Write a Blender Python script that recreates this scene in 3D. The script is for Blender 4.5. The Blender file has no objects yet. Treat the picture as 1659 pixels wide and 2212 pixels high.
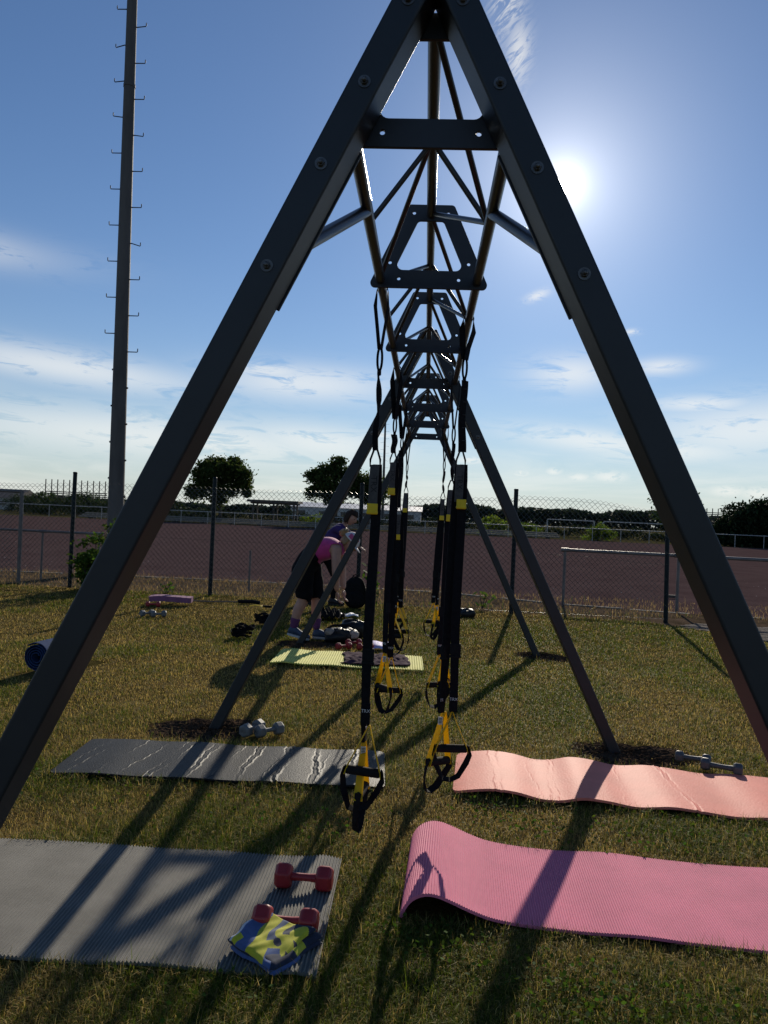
import bpy, bmesh, math, random
import numpy as np
from mathutils import Vector, Matrix
SC = bpy.context.scene
COL = SC.collection
rad = math.radians

# ------------------------------------------------------------------ camera
EYE = 1.43
YAW, PITCH, ROLL = 0.05415, 0.00518, 0.04349
fw = Vector((-math.sin(YAW)*math.cos(PITCH), math.cos(YAW)*math.cos(PITCH), math.sin(PITCH)))
r0 = Vector((math.cos(YAW), math.sin(YAW), 0)); u0 = r0.cross(fw)
rr = r0*math.cos(ROLL) + u0*math.sin(ROLL); uu = -r0*math.sin(ROLL) + u0*math.cos(ROLL)
cd = bpy.data.cameras.new('camera'); cam = bpy.data.objects.new('camera', cd); COL.objects.link(cam)
M = Matrix((rr, uu, -fw)).transposed().to_4x4(); M.translation = (0, 0, EYE)
cam.matrix_world = M
cd.sensor_fit = 'HORIZONTAL'; cd.sensor_width = 36; cd.lens = 36*1660/1659
cd.clip_start = 0.05; cd.clip_end = 6000
SC.camera = cam

# ------------------------------------------------------------------ light
SUN_AZ, SUN_EL = rad(9.0), rad(23.3)          # azimuth measured from +Y towards +X
sdir = Vector((math.sin(SUN_AZ)*math.cos(SUN_EL), math.cos(SUN_AZ)*math.cos(SUN_EL), math.sin(SUN_EL)))
ld = bpy.data.lights.new('sun', 'SUN'); ld.energy = 4.4; ld.angle = rad(0.53); ld.color = (1, 0.9, 0.74)
sun = bpy.data.objects.new('sun', ld); COL.objects.link(sun)
sun.rotation_euler = sdir.to_track_quat('Z', 'Y').to_euler(); sun.location = (3, 20, 12)
SC.view_settings.view_transform = 'Standard'; SC.view_settings.look = 'None'
SC.view_settings.gamma = 1; SC.view_settings.use_curve_mapping = False
SC.view_settings.exposure = 0.0
SC.cycles.max_bounces = 8; SC.cycles.transparent_max_bounces = 8
SC.cycles.sample_clamp_indirect = 4

W = bpy.data.worlds.new('World'); SC.world = W; W.use_nodes = True
def build_world():
    nt = W.node_tree; N = nt.nodes; L = nt.links; N.clear()
    out = N.new('ShaderNodeOutputWorld'); bg = N.new('ShaderNodeBackground'); L.new(bg.outputs[0], out.inputs[0])
    sky = N.new('ShaderNodeTexSky'); sky.sky_type = 'NISHITA'; sky.sun_disc = False
    sky.sun_elevation = SUN_EL; sky.sun_rotation = SUN_AZ
    sky.altitude = 0; sky.air_density = 1.0; sky.dust_density = 0.0; sky.ozone_density = 2.0
    tc = N.new('ShaderNodeTexCoord'); sep = N.new('ShaderNodeSeparateXYZ'); L.new(tc.outputs['Generated'], sep.inputs[0])
    def m(op, a, b=None, c=None, clamp=False):
        n = N.new('ShaderNodeMath'); n.operation = op; n.use_clamp = clamp
        for i, v in enumerate((a, b, c)):
            if v is None: continue
            if isinstance(v, (int, float)): n.inputs[i].default_value = v
            else: L.new(v, n.inputs[i])
        return n.outputs[0]
    def vm(op, a, b=None, s=None):
        n = N.new('ShaderNodeVectorMath'); n.operation = op
        for i, v in enumerate((a, b)):
            if v is None: continue
            if isinstance(v, tuple): n.inputs[i].default_value = v
            else: L.new(v, n.inputs[i])
        if s is not None:
            if isinstance(s, (int, float)): n.inputs[3].default_value = s
            else: L.new(s, n.inputs[3])
        return n.outputs[0]
    def mixc(f, a, b):
        n = N.new('ShaderNodeMix'); n.data_type = 'RGBA'; L.new(f, n.inputs['Factor'])
        for i, v in ((6, a), (7, b)):
            if isinstance(v, tuple): n.inputs[i].default_value = (*v, 1)
            else: L.new(v, n.inputs[i])
        return n.outputs[2]
    X, Y, Z = sep.outputs
    az = m('MULTIPLY', m('ARCTAN2', X, Y), 57.2958); el = m('MULTIPLY', m('ARCSINE', Z), 57.2958)
    def noise(sx, sy, seed, detail=7, rough=0.6, skew=0.0, dist=0.6):
        cb = N.new('ShaderNodeCombineXYZ')
        L.new(m('MULTIPLY', m('ADD', az, m('MULTIPLY', el, skew)), sx), cb.inputs[0]); L.new(m('MULTIPLY', el, sy), cb.inputs[1])
        cb.inputs[2].default_value = seed
        n = N.new('ShaderNodeTexNoise'); n.inputs['Scale'].default_value = 1; n.inputs['Detail'].default_value = detail
        n.inputs['Roughness'].default_value = rough; n.inputs['Distortion'].default_value = dist
        L.new(cb.outputs[0], n.inputs['Vector']); return n.outputs['Fac']
    def patch(a0, e0, wa, we, tilt=0.0):
        da = m('SUBTRACT', az, a0); de = m('SUBTRACT', m('SUBTRACT', el, e0), m('MULTIPLY', da, tilt))
        q = m('ADD', m('POWER', m('ABSOLUTE', m('DIVIDE', da, wa)), 2.0), m('POWER', m('ABSOLUTE', m('DIVIDE', de, we)), 2.0))
        return m('EXPONENT', m('MULTIPLY', q, -1.0))
    def mx(lst):
        o = lst[0]
        for k in lst[1:]: o = m('MAXIMUM', o, k)
        return o
    # long cirrus veils and streaks
    veil = mx([patch(-26, 9.2, 8.5, 1.0, -0.06), patch(-9.5, 9.5, 6.0, 1.15, -0.0), patch(-19, 4.9, 15, 1.5, -0.02), patch(-8, 5.2, 6, 1.2, -0.06), patch(10.2, 10.8, 2.8, 1.1), patch(-12, 10.2, 3, .6),
               patch(16.2, 11.2, 1.8, .5, .02), patch(12.0, 6.0, 5.5, .8, -0.10), patch(17, 5.4, 5, .8, .0), patch(22.5, 6.9, 6.5, 1.7, 0.06), patch(40, 8, 10, 1.5), patch(-48, 8, 12, 1.6), patch(-38, 16, 8, 1), patch(19, 8.6, 3, .5)])
    n1 = noise(.26, 1.15, 3.1, skew=.6, rough=.66, detail=9)
    cv = m('MULTIPLY', m('POWER', veil, .8), m('MULTIPLY_ADD', n1, 8.0, -2.8, True), clamp=True)
    # low pale bank towards the horizon
    n2 = noise(.09, .7, 9.4)
    low = m('MULTIPLY', m('MULTIPLY_ADD', n2, 3.6, -1.3, True), m('EXPONENT', m('MULTIPLY', m('POWER', m('ABSOLUTE', m('DIVIDE', m('SUBTRACT', el, 2.5), 3.0)), 2.0), -1.0)))
    # small cumulus row
    cu = mx([patch(13.1, 3.5, 1.3, .40), patch(11, 3.4, .9, .30), patch(9.2, 3.75, .6, .28), patch(6.9, 3.55, .7, .28), patch(20.9, 2.7, 1.3, .42), patch(22.9, 2.6, 1.4, .46),
             patch(7.5, 16.2, .8, .32, .3), patch(17, 2.3, .8, .22), patch(25.6, 2.6, 1, .3), patch(3.2, 4.4, 1.2, .3), patch(14.2, 13.6, .5, .2), patch(-3.5, 6.0, .9, .24)])
    n3 = noise(1.5, 3.0, 5.5, rough=.55)
    cc = m('MULTIPLY', m('MULTIPLY', cu, m('MULTIPLY_ADD', n3, 7.0, -2.3, True)), .95, clamp=True)
    # feathery vertical trail
    tr = mx([patch(4.4, 34.2, 1.1, 2.0, 0), patch(5.4, 31.2, .8, 1.6, 0), patch(4.2, 38, 1.4, 2.6, 0)])
    n4 = noise(1.3, .8, 2.2, detail=9, rough=.66, skew=-1.1, dist=1.0)
    ct = m('MULTIPLY', tr, m('MULTIPLY_ADD', n4, 9.0, -4.0, True), clamp=True)
    cov = m('MAXIMUM', m('MAXIMUM', m('MULTIPLY', cv, .95), m('MULTIPLY', low, .55)), m('MAXIMUM', cc, m('MULTIPLY', ct, .95)))
    # clear air, whitening into summer haze at the horizon
    base = vm('MULTIPLY', vm('SCALE', sky.outputs[0], s=SKY), SKYTINT)
    hz = m('MULTIPLY', m('EXPONENT', m('MULTIPLY', m('MAXIMUM', el, 0.0), -1/5.5)), .88)
    base = mixc(hz, base, (.60, .63, .61))
    # the air round the sun and the sun itself
    dt = N.new('ShaderNodeVectorMath'); dt.operation = 'DOT_PRODUCT'; L.new(tc.outputs['Generated'], dt.inputs[0]); dt.inputs[1].default_value = sdir
    ang = m('MULTIPLY', m('ARCCOSINE', m('MINIMUM', dt.outputs['Value'], 0.9999999)), 57.2958)
    g1 = m('MULTIPLY', m('EXPONENT', m('MULTIPLY', ang, -1/.7)), 1.7)
    g2 = m('MULTIPLY', m('EXPONENT', m('MULTIPLY', ang, -1/4.0)), .80)
    g3 = m('MULTIPLY', m('EXPONENT', m('MULTIPLY', ang, -1/14.0)), .13)
    disc = m('MULTIPLY', m('SUBTRACT', 1.0, m('MULTIPLY_ADD', ang, 3.5, -1.2, True)), 26.0)
    gl = m('ADD', m('ADD', m('ADD', g1, g2), g3), disc)
    ad = vm('ADD', base, vm('SCALE', (1, .96, .88), s=gl))
    # sunlit cloud: whiter and a little brighter than the sky behind it
    ms = N.new('ShaderNodeVectorMath'); ms.operation = 'MULTIPLY_ADD'; L.new(ad, ms.inputs[0]); ms.inputs[1].default_value = (.40,)*3; ms.inputs[2].default_value = (.60, .59, .555)
    L.new(mixc(cov, ad, ms.outputs[0]), bg.inputs[0]); bg.inputs[1].default_value = 1.0
SKYTINT = (.90, 1.13, 1.42)
SKY = 0.060
build_world()

# ------------------------------------------------------------------ helpers
def tag(o, label=None, cat=None, group=None, kind=None):
    if label: o['label'] = label
    if cat: o['category'] = cat
    if group: o['group'] = group
    if kind: o['kind'] = kind
    return o
def empty(name, loc=(0, 0, 0), rz=0.0):
    o = bpy.data.objects.new(name, None); COL.objects.link(o); o.location = loc; o.rotation_euler = (0, 0, rz); o.empty_display_size = .1
    return o
def thing(name, label, cat, loc=(0, 0, 0), rz=0.0, group=None):
    return tag(empty(name, loc, rz), label, cat, group)
def link(name, me, mat=None, parent=None, smooth=False):
    if mat is not None and not me.materials:
        for k in (mat if isinstance(mat, (list, tuple)) else [mat]): me.materials.append(k)
    if smooth:
        me.polygons.foreach_set('use_smooth', np.ones(len(me.polygons), dtype=bool))
    o = bpy.data.objects.new(name, me); COL.objects.link(o)
    if parent: o.parent = parent
    return o
def V(*a): return Vector(a)
class MB:
    def __init__(s): s.v = []; s.f = []; s.m = []; s.mi = 0
    def add(s, vs, fs):
        b = len(s.v); s.v += [tuple(x) for x in vs]
        for f in fs: s.f.append(tuple(b+i for i in f)); s.m.append(s.mi)
        return s
    def box(s, c, d, rot=None):
        c = Vector(c); h = Vector(d)*.5; vs = []
        for x in (-1, 1):
            for y in (-1, 1):
                for z in (-1, 1):
                    p = Vector((x*h.x, y*h.y, z*h.z))
                    if rot is not None: p = rot @ p
                    vs.append(c+p)
        return s.add(vs, [(0, 1, 3, 2), (4, 6, 7, 5), (0, 4, 5, 1), (2, 3, 7, 6), (0, 2, 6, 4), (1, 5, 7, 3)])
    def tube(s, pts, r, n=8, caps=True):
        pts = [Vector(p) for p in pts]; R = r if isinstance(r, (list, tuple)) else [r]*len(pts)
        vs = []; ref = None
        for i, p in enumerate(pts):
            t = (pts[min(i+1, len(pts)-1)]-pts[max(i-1, 0)]).normalized()
            if ref is None:
                ref = t.orthogonal().normalized()
            a = (ref - t*ref.dot(t)).normalized(); ref = a; b = t.cross(a)
            for k in range(n):
                w = 2*math.pi*k/n; vs.append(p+(a*math.cos(w)+b*math.sin(w))*R[i])
        fs = []
        for i in range(len(pts)-1):
            for k in range(n):
                fs.append((i*n+k, i*n+(k+1) % n, (i+1)*n+(k+1) % n, (i+1)*n+k))
        if caps:
            fs.append(tuple(range(n-1, -1, -1))); fs.append(tuple(range((len(pts)-1)*n, len(pts)*n)))
        return s.add(vs, fs)
    def ribbon(s, pts, wdir, w, t=.003):
        """flat webbing: pts path, wdir width direction (one vector or one per point), w width(s)"""
        pts = [Vector(p) for p in pts]; n = len(pts)
        D = [Vector(d).normalized() for d in (wdir if isinstance(wdir, list) else [wdir]*n)]
        Wd = w if isinstance(w, list) else [w]*n
        vs = []
        for i, p in enumerate(pts):
            tg = (pts[min(i+1, n-1)]-pts[max(i-1, 0)]).normalized()
            nn = tg.cross(D[i])
            nn = nn.normalized() if nn.length > 1e-6 else D[i].orthogonal().normalized()
            for a, b in ((-1, -1), (1, -1), (1, 1), (-1, 1)):
                vs.append(p + D[i]*(a*Wd[i]/2) + nn*(b*t/2))
        fs = [(0, 3, 2, 1), ((n-1)*4, (n-1)*4+1, (n-1)*4+2, (n-1)*4+3)]
        for i in range(n-1):
            for k in range(4):
                fs.append((i*4+k, i*4+(k+1) % 4, (i+1)*4+(k+1) % 4, (i+1)*4+k))
        return s.add(vs, fs)
    def lathe(s, prof, n=16, c=(0, 0, 0), axis='Z'):
        c = Vector(c); vs = []
        for r, z in prof:
            for k in range(n):
                w = 2*math.pi*k/n; p = Vector((r*math.cos(w), r*math.sin(w), z))
                if axis == 'Y': p = Vector((p.x, p.z, p.y))
                if axis == 'X': p = Vector((p.z, p.x, p.y))
                vs.append(c+p)
        fs = []
        for i in range(len(prof)-1):
            for k in range(n):
                fs.append((i*n+k, i*n+(k+1) % n, (i+1)*n+(k+1) % n, (i+1)*n+k))
        fs.append(tuple(range(n-1, -1, -1))); fs.append(tuple(range((len(prof)-1)*n, len(prof)*n)))
        return s.add(vs, fs)
    def mesh(s, name='m'):
        me = bpy.data.meshes.new(name); me.from_pydata(s.v, [], s.f)
        if any(s.m): me.polygons.foreach_set('material_index', np.array(s.m, dtype=np.int32))
        bm = bmesh.new(); bm.from_mesh(me); bmesh.ops.recalc_face_normals(bm, faces=bm.faces); bm.to_mesh(me); bm.free()
        return me
    def build(s, name, mat, parent=None, smooth=False, bevel=0, seg=2):
        o = link(name, s.mesh(name), mat, parent, smooth)
        if bevel:
            b = o.modifiers.new('bevel', 'BEVEL'); b.width = bevel; b.segments = seg; b.limit_method = 'ANGLE'; b.angle_limit = rad(35)
        return o
def autosmooth(o, ang=35):
    me = o.data
    me.polygons.foreach_set('use_smooth', np.ones(len(me.polygons), dtype=bool))
    bm = bmesh.new(); bm.from_mesh(me)
    for e in bm.edges:
        if len(e.link_faces) == 2 and e.calc_face_angle(0) > rad(ang): e.smooth = False
    bm.to_mesh(me); bm.free(); return o
def copy_tree(o, parent=None):
    c = o.copy(); COL.objects.link(c); c.parent = parent
    for ch in list(o.children): copy_tree(ch, c)
    return c
def bake(o):
    """evaluate modifiers into a plain mesh"""
    dg = bpy.context.evaluated_depsgraph_get(); me = bpy.data.meshes.new_from_object(o.evaluated_get(dg)); return me
def np_mesh(name, verts, faces_flat, sizes, color=None):
    me = bpy.data.meshes.new(name); nv = len(verts)
    me.vertices.add(nv); me.vertices.foreach_set('co', np.ascontiguousarray(verts, dtype=np.float32).ravel())
    me.loops.add(len(faces_flat)); me.loops.foreach_set('vertex_index', np.ascontiguousarray(faces_flat, dtype=np.int32))
    st = np.concatenate([[0], np.cumsum(sizes)[:-1]]).astype(np.int32)
    me.polygons.add(len(sizes)); me.polygons.foreach_set('loop_start', st); me.polygons.foreach_set('loop_total', np.asarray(sizes, dtype=np.int32))
    if color is not None:
        a = me.attributes.new('tint', 'FLOAT_COLOR', 'POINT'); c4 = np.ones((nv, 4), dtype=np.float32); c4[:, :3] = color
        a.data.foreach_set('color', c4.ravel())
    me.update(calc_edges=True); return me

# ------------------------------------------------------------------ materials
def mat(name, col, rough=.6, metal=0.0, var=.0, vscale=8.0, col2=None, bump=0.0, bscale=60.0, spec=.5, coord='Object', detail=4, sheen=0.0, thr=(.35, .65), stretch=None, dist=.02):
    m = bpy.data.materials.new(name); m.use_nodes = True; nt = m.node_tree; N = nt.nodes; L = nt.links
    b = N['Principled BSDF']; b.inputs['Base Color'].default_value = (*col, 1); b.inputs['Roughness'].default_value = rough
    b.inputs['Metallic'].default_value = metal; b.inputs['Specular IOR Level'].default_value = spec
    if sheen: b.inputs['Sheen Weight'].default_value = sheen
    if var or col2 is not None or bump:
        tc = N.new('ShaderNodeTexCoord'); mp = N.new('ShaderNodeMapping'); L.new(tc.outputs[coord], mp.inputs[0])
        if stretch: mp.inputs['Scale'].default_value = stretch
    if var or col2 is not None:
        n = N.new('ShaderNodeTexNoise'); n.inputs['Scale'].default_value = vscale; n.inputs['Detail'].default_value = detail; n.inputs['Roughness'].default_value = .65
        L.new(mp.outputs[0], n.inputs['Vector'])
        cr = N.new('ShaderNodeValToRGB'); c2 = col2 if col2 is not None else tuple(min(1, c*(1+var)) for c in col)
        c1 = col if col2 is not None else tuple(c*(1-var) for c in col)
        cr.color_ramp.elements[0].position = thr[0]; cr.color_ramp.elements[1].position = thr[1]
        cr.color_ramp.elements[0].color = (*c1, 1); cr.color_ramp.elements[1].color = (*c2, 1)
        L.new(n.outputs['Fac'], cr.inputs[0]); L.new(cr.outputs[0], b.inputs['Base Color'])
    if bump:
        n2 = N.new('ShaderNodeTexNoise'); n2.inputs['Scale'].default_value = bscale; n2.inputs['Detail'].default_value = 5; L.new(mp.outputs[0], n2.inputs['Vector'])
        bp = N.new('ShaderNodeBump'); bp.inputs['Strength'].default_value = bump; bp.inputs['Distance'].default_value = dist
        L.new(n2.outputs['Fac'], bp.inputs['Height']); L.new(bp.outputs[0], b.inputs['Normal'])
    return m
def leafmat(name, trans=.4, rough=.7, spec=.06, boost=1.0):
    """foliage: colour per leaf from the 'tint' attribute, with light passing through"""
    m = bpy.data.materials.new(name); m.use_nodes = True; nt = m.node_tree; N = nt.nodes; L = nt.links
    b = N['Principled BSDF']; at = N.new('ShaderNodeAttribute'); at.attribute_name = 'tint'
    L.new(at.outputs['Color'], b.inputs['Base Color']); b.inputs['Roughness'].default_value = rough; b.inputs['Specular IOR Level'].default_value = spec
    tl = N.new('ShaderNodeBsdfTranslucent')
    hs = N.new('ShaderNodeHueSaturation'); hs.inputs['Value'].default_value = 1.5*boost; hs.inputs['Saturation'].default_value = 1.1; L.new(at.outputs['Color'], hs.inputs['Color'])
    L.new(hs.outputs[0], tl.inputs[0])
    mx = N.new('ShaderNodeMixShader'); mx.inputs[0].default_value = trans
    L.new(b.outputs[0], mx.inputs[1]); L.new(tl.outputs[0], mx.inputs[2]); L.new(mx.outputs[0], N['Material Output'].inputs[0]); return m
M_frame = mat('frame_powder_coat', (.011, .015, .019), .5, var=.18, vscale=5, bump=.08, bscale=900, spec=.5, dist=.001)
M_tube = mat('tube_dark_steel', (.028, .027, .027), .33, var=.2, vscale=6, bump=.05, bscale=700, dist=.001)
M_plate = mat('plate_anthracite', (.020, .023, .030), .5, var=.2, vscale=7, bump=.06, bscale=600, dist=.001)
M_steel = mat('bolt_steel', (.10, .10, .10), .4, .6, var=.25, vscale=40)
M_web = mat('webbing_black', (.009, .009, .011), .85, var=.25, vscale=60, bump=.5, bscale=900, spec=.12, dist=.001)
M_webg = mat('webbing_grey', (.075, .072, .07), .8, var=.2, vscale=60, bump=.5, bscale=900, spec=.3, dist=.001)
M_yel = mat('webbing_yellow', (.78, .58, .010), .65, var=.1, vscale=40, bump=.4, bscale=800, dist=.001)
def translucent(m, col, f):
    nt = m.node_tree; N = nt.nodes; L = nt.links; t = N.new('ShaderNodeBsdfTranslucent'); t.inputs[0].default_value = (*col, 1)
    x = N.new('ShaderNodeMixShader'); x.inputs[0].default_value = f; L.new(N['Principled BSDF'].outputs[0], x.inputs[1]); L.new(t.outputs[0], x.inputs[2]); L.new(x.outputs[0], N['Material Output'].inputs[0])
translucent(M_yel, (.85, .58, .015), .42)
M_tab = mat('tab_yellow', (.80, .56, .01), .55, var=.06, vscale=30)
M_grip = mat('grip_foam', (.008, .008, .009), .85, var=.3, vscale=80, bump=.4, bscale=500, spec=.25, dist=.001)
M_white = mat('print_white', (.62, .62, .6), .7, var=.08, vscale=200)
M_ink = mat('print_black', (.012, .012, .012), .7, var=.2, vscale=100)

# ------------------------------------------------------------------ the training frame
X0 = -.026; Y0 = 1.715; SP = 1.085
PY = [Y0+SP*i for i in range(7)]
ZB = 2.264                                   # underside of the plates
ZC, XC = 2.293, .176                         # lower chords
ZT = 2.535                                   # upper chord
def rounded(pts, rads, n=6):
    out = []; k = len(pts)
    for i in range(k):
        p = Vector(pts[i]); a = (Vector(pts[i-1])-p).normalized(); b = (Vector(pts[(i+1) % k])-p).normalized()
        r = rads[i]; half = a.angle(b)/2; d = r/math.tan(half); c = p+(a+b).normalized()*(r/math.sin(half))
        s = p+a*d; e = p+b*d; va = s-c; vb = e-c; tot = va.angle(vb); sg = 1 if va.x*vb.y-va.y*vb.x > 0 else -1
        for j in range(n+1):
            w = sg*tot*j/n; out.append((c.x+va.x*math.cos(w)-va.y*math.sin(w), c.y+va.x*math.sin(w)+va.y*math.cos(w)))
    return out
def circle(cx, cy, r, n=14): return [(cx+r*math.cos(2*math.pi*k/n), cy+r*math.sin(2*math.pi*k/n)) for k in range(n)]
def flat_plate(loops, th, bev=.0012):
    cu = bpy.data.curves.new('tmp', 'CURVE'); cu.dimensions = '2D'; cu.fill_mode = 'BOTH'; cu.extrude = th/2; cu.bevel_depth = bev; cu.bevel_resolution = 1; cu.offset = -bev
    for lp in loops:
        sp = cu.splines.new('POLY'); sp.points.add(len(lp)-1); sp.use_cyclic_u = True
        for i, (x, y) in enumerate(lp): sp.points[i].co = (x, y, 0, 1)
    o = bpy.data.objects.new('tmp', cu); COL.objects.link(o); me = bake(o); bpy.data.objects.remove(o)
    me.transform(Matrix.Rotation(rad(90), 4, 'X')); return me
def text_mesh(s, size, ext=.0004):
    cu = bpy.data.curves.new('tmp', 'FONT'); cu.body = s; cu.size = size; cu.align_x = 'CENTER'; cu.align_y = 'CENTER'; cu.extrude = ext; cu.resolution_u = 3
    o = bpy.data.objects.new('tmp', cu); COL.objects.link(o); me = bake(o); bpy.data.objects.remove(o); return me
def plate_mesh():
    H = .306
    outer = rounded([(-.083, H), (-.222, 0), (.222, 0), (.083, H)], [.016, .017, .017, .016])
    win = rounded([(-.046, .246), (-.127, .066), (.127, .066), (.046, .246)], [.014, .02, .02, .014])
    holes = [circle(s*x, z, .0062) for s in (-1, 1) for x, z in ((.062, .275), (.143, .092), (.109, .034))]
    return flat_plate([outer, win]+holes, .008)
FR = thing('training_frame', 'tall dark steel A-frame training rig carrying a long overhead truss', 'training frame', (X0, PY[3], 0))
def wm(o): return (wm(o.parent) @ o.matrix_parent_inverse @ o.matrix_basis) if o.parent else o.matrix_basis.copy()
def world_child(o, parent):
    o.parent = parent; o.matrix_parent_inverse = wm(parent).inverted(); return o
pm = plate_mesh()
for i, y in enumerate(PY):
    o = link('gusset_plate', pm, M_plate, None); o.location = (X0, y+(.02 if i == 0 else 0), ZB); world_child(o, FR)
def tube_part(name, pts, r, n=12, m=M_tube):
    o = MB().tube(pts, r, n).build(name, m, None); autosmooth(o, 50); world_child(o, FR); return o
ya, yb = PY[0]+.026, PY[6]-.004
tube_part('upper_chord', [(X0, ya, ZT), (X0, yb, ZT)], .0165)
for s in (-1, 1): tube_part('lower_chord', [(X0+s*XC, ya, ZC), (X0+s*XC, yb, ZC)], .017)
for i in range(6):
    a, b = PY[i]+.02, PY[i+1]-.02; mid = (a+b)/2
    T = lambda y, s=0: (X0+s*.008, y, ZT-.008)
    Bc = lambda s, y: (X0+s*(XC-.006), y, ZC+.008)
    for s in (-1, 1): tube_part('web_tube', [T(mid, s), Bc(s, mid)], .0085, 8)
    tube_part('web_tube', [T(a+.01, 1), Bc(1, mid)], .0085, 8); tube_part('web_tube', [Bc(1, mid), T(b-.01, 1)], .0085, 8)
    tube_part('web_tube', [Bc(-1, a+.02), T(mid, -1)], .0085, 8); tube_part('web_tube', [T(mid, -1), Bc(-1, b-.02)], .0085, 8)
SL = .483; BASE = 1.277
def legx(z): return BASE-SL*z
LA = math.atan(SL)
def add_leg(s, yc, front):
    """one box-section leg; front: side of the plate it is bolted to (-1 towards the camera)"""
    wdt, dep = .066, .105
    z0, z1 = -.12, 2.612
    c0 = Vector((X0+s*legx(z0), yc, z0)); c1 = Vector((X0+s*legx(z1), yc, z1)); ax = (c1-c0).normalized()
    side = Vector((ax.z, 0, -ax.x)); L = (c1-c0).length
    mb = MB(); rot = Matrix((side, Vector((0, 1, 0)), ax)).transposed()
    mb.box((c0+c1)/2, (wdt, dep, L), rot)
    o = mb.build('leg', M_frame, None, bevel=.006, seg=3); world_child(o, FR)
    # fixing strip along the back of the leg's upper end
    fy = yc-front*(dep/2+.004); za, zb = 1.9, 2.262
    p0 = Vector((X0+s*legx(za), fy, za)); p1 = Vector((X0+s*legx(zb), fy, zb))
    mb = MB(); mb.box((p0+p1)/2 - side*s*.003, (.068, .0075, (p1-p0).length), rot)
    f = mb.build('mounting_strip', M_plate, None, bevel=.0015); world_child(f, o)
    for z in (1.952, 2.172, 2.348, 2.524):
        y = yc+front*(dep/2)
        mb = MB(); x = X0+s*legx(z)
        d = front
        mb.lathe([(.0, d*.0), (.0135, d*.0), (.0135, d*.0022), (.0, d*.0022)], 18, (x, y, z), 'Y')
        mb.lathe([(.0085, d*.002), (.0085, d*.0065), (.0072, d*.008), (.0, d*.008)], 6, (x, y, z), 'Y')
        mb.lathe([(.0052, d*.007), (.0052, d*.013), (.003, d*.0155), (.0, d*.0158)], 12, (x, y, z), 'Y')
        bo = autosmooth(mb.build('bolt', M_steel, None), 40); world_child(bo, o)
    return o
LEGY = [(PY[0]-.045, -1), (PY[3]-.058, -1), (PY[6]+.058, 1)]
for yc, fr in LEGY:
    for s in (-1, 1): add_leg(s, yc, fr)
# welded knee braces from the lower chords down to the first pair of legs
for s in (-1, 1):
    tube_part('knee_brace', [(X0+s*XC, PY[0]+.45, ZC), (X0+s*(legx(2.03)-.01), PY[0]+.015, 2.03)], .0165, 12)
    tube_part('knee_brace', [(X0+s*XC, PY[6]-.45, ZC), (X0+s*(legx(2.03)-.01), PY[6]-.0, 2.03)], .0165, 12)

# ------------------------------------------------------------------ ground
M_terrain = mat('terrain_dry_grass', (.034, .036, .014), 1, col2=(.085, .068, .032), vscale=.12, bump=.3, bscale=4, detail=8, spec=0)
M_lawn = mat('lawn_thatch', (.044, .038, .012), 1, col2=(.140, .105, .040), vscale=3.2, bump=.9, bscale=90, detail=9, spec=0)
M_verge = mat('verge_gravel', (.125, .088, .062), 1, col2=(.055, .042, .026), vscale=2.6, bump=1.0, bscale=55, detail=10, spec=0)
M_pitch = mat('pitch_red_ash', (.062, .040, .041), 1, col2=(.096, .065, .064), vscale=.9, bump=.8, bscale=38, detail=12, spec=0, thr=(.3, .7))
M_dirt = mat('bare_soil', (.030, .020, .014), .95, col2=(.085, .058, .040), vscale=22, bump=1.0, bscale=60, detail=8, spec=0)
M_conc = mat('concrete', (.19, .175, .155), .9, var=.25, vscale=6, bump=.4, bscale=80)
M_paver = mat('paver_concrete', (.085, .070, .062), .95, spec=.05, col2=(.14, .118, .105), vscale=3, bump=.4, bscale=60)
def sheet(name, pts, z, m, sub=0):
    mb = MB(); mb.add([(x, y, z) for x, y in pts], [tuple(range(len(pts)))]); o = mb.build(name, m)
    if o.data.polygons[0].normal.z < 0: o.data.flip_normals()
    return tag(o, kind='structure')
sheet('terrain', [(-3000, -400), (3000, -400), (3000, 4500), (-3000, 4500)], -.05, M_terrain)
KERB = [(-60, 15.0), (-8.3, 15.1), (-2.9, 15.4), (.2, 15.15), (2.5, 13.95), (4.65, 13.45), (12, 12.4), (60, 6)]
sheet('sports_pitch', KERB+[(60, 72), (-60, 72)], -.038, M_pitch)
EDGE = [(-40, 12.5), (-7.1, 12.6), (-2.4, 12.66), (1.4, 12.1), (3.35, 11.85), (4.25, 10.9), (4.75, 9.6), (5.0, 7.5), (5.1, 3), (5.2, -8)]
sheet('verge', [(-60, 15.02), (-8.3, 15.12), (-2.9, 15.42), (.2, 15.17), (2.5, 13.97), (4.65, 13.47), (12, 12.42), (60, 6.05), (60, -8), (5.3, -8), (5.1, 7), (4.2, 10), (3, 11.5), (-60, 12.2)], -.022, M_verge)
sheet('lawn', EDGE+[(-40, -8)], 0.0, M_lawn)
rng = np.random.default_rng(7)
RN = random.Random(5)
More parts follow.
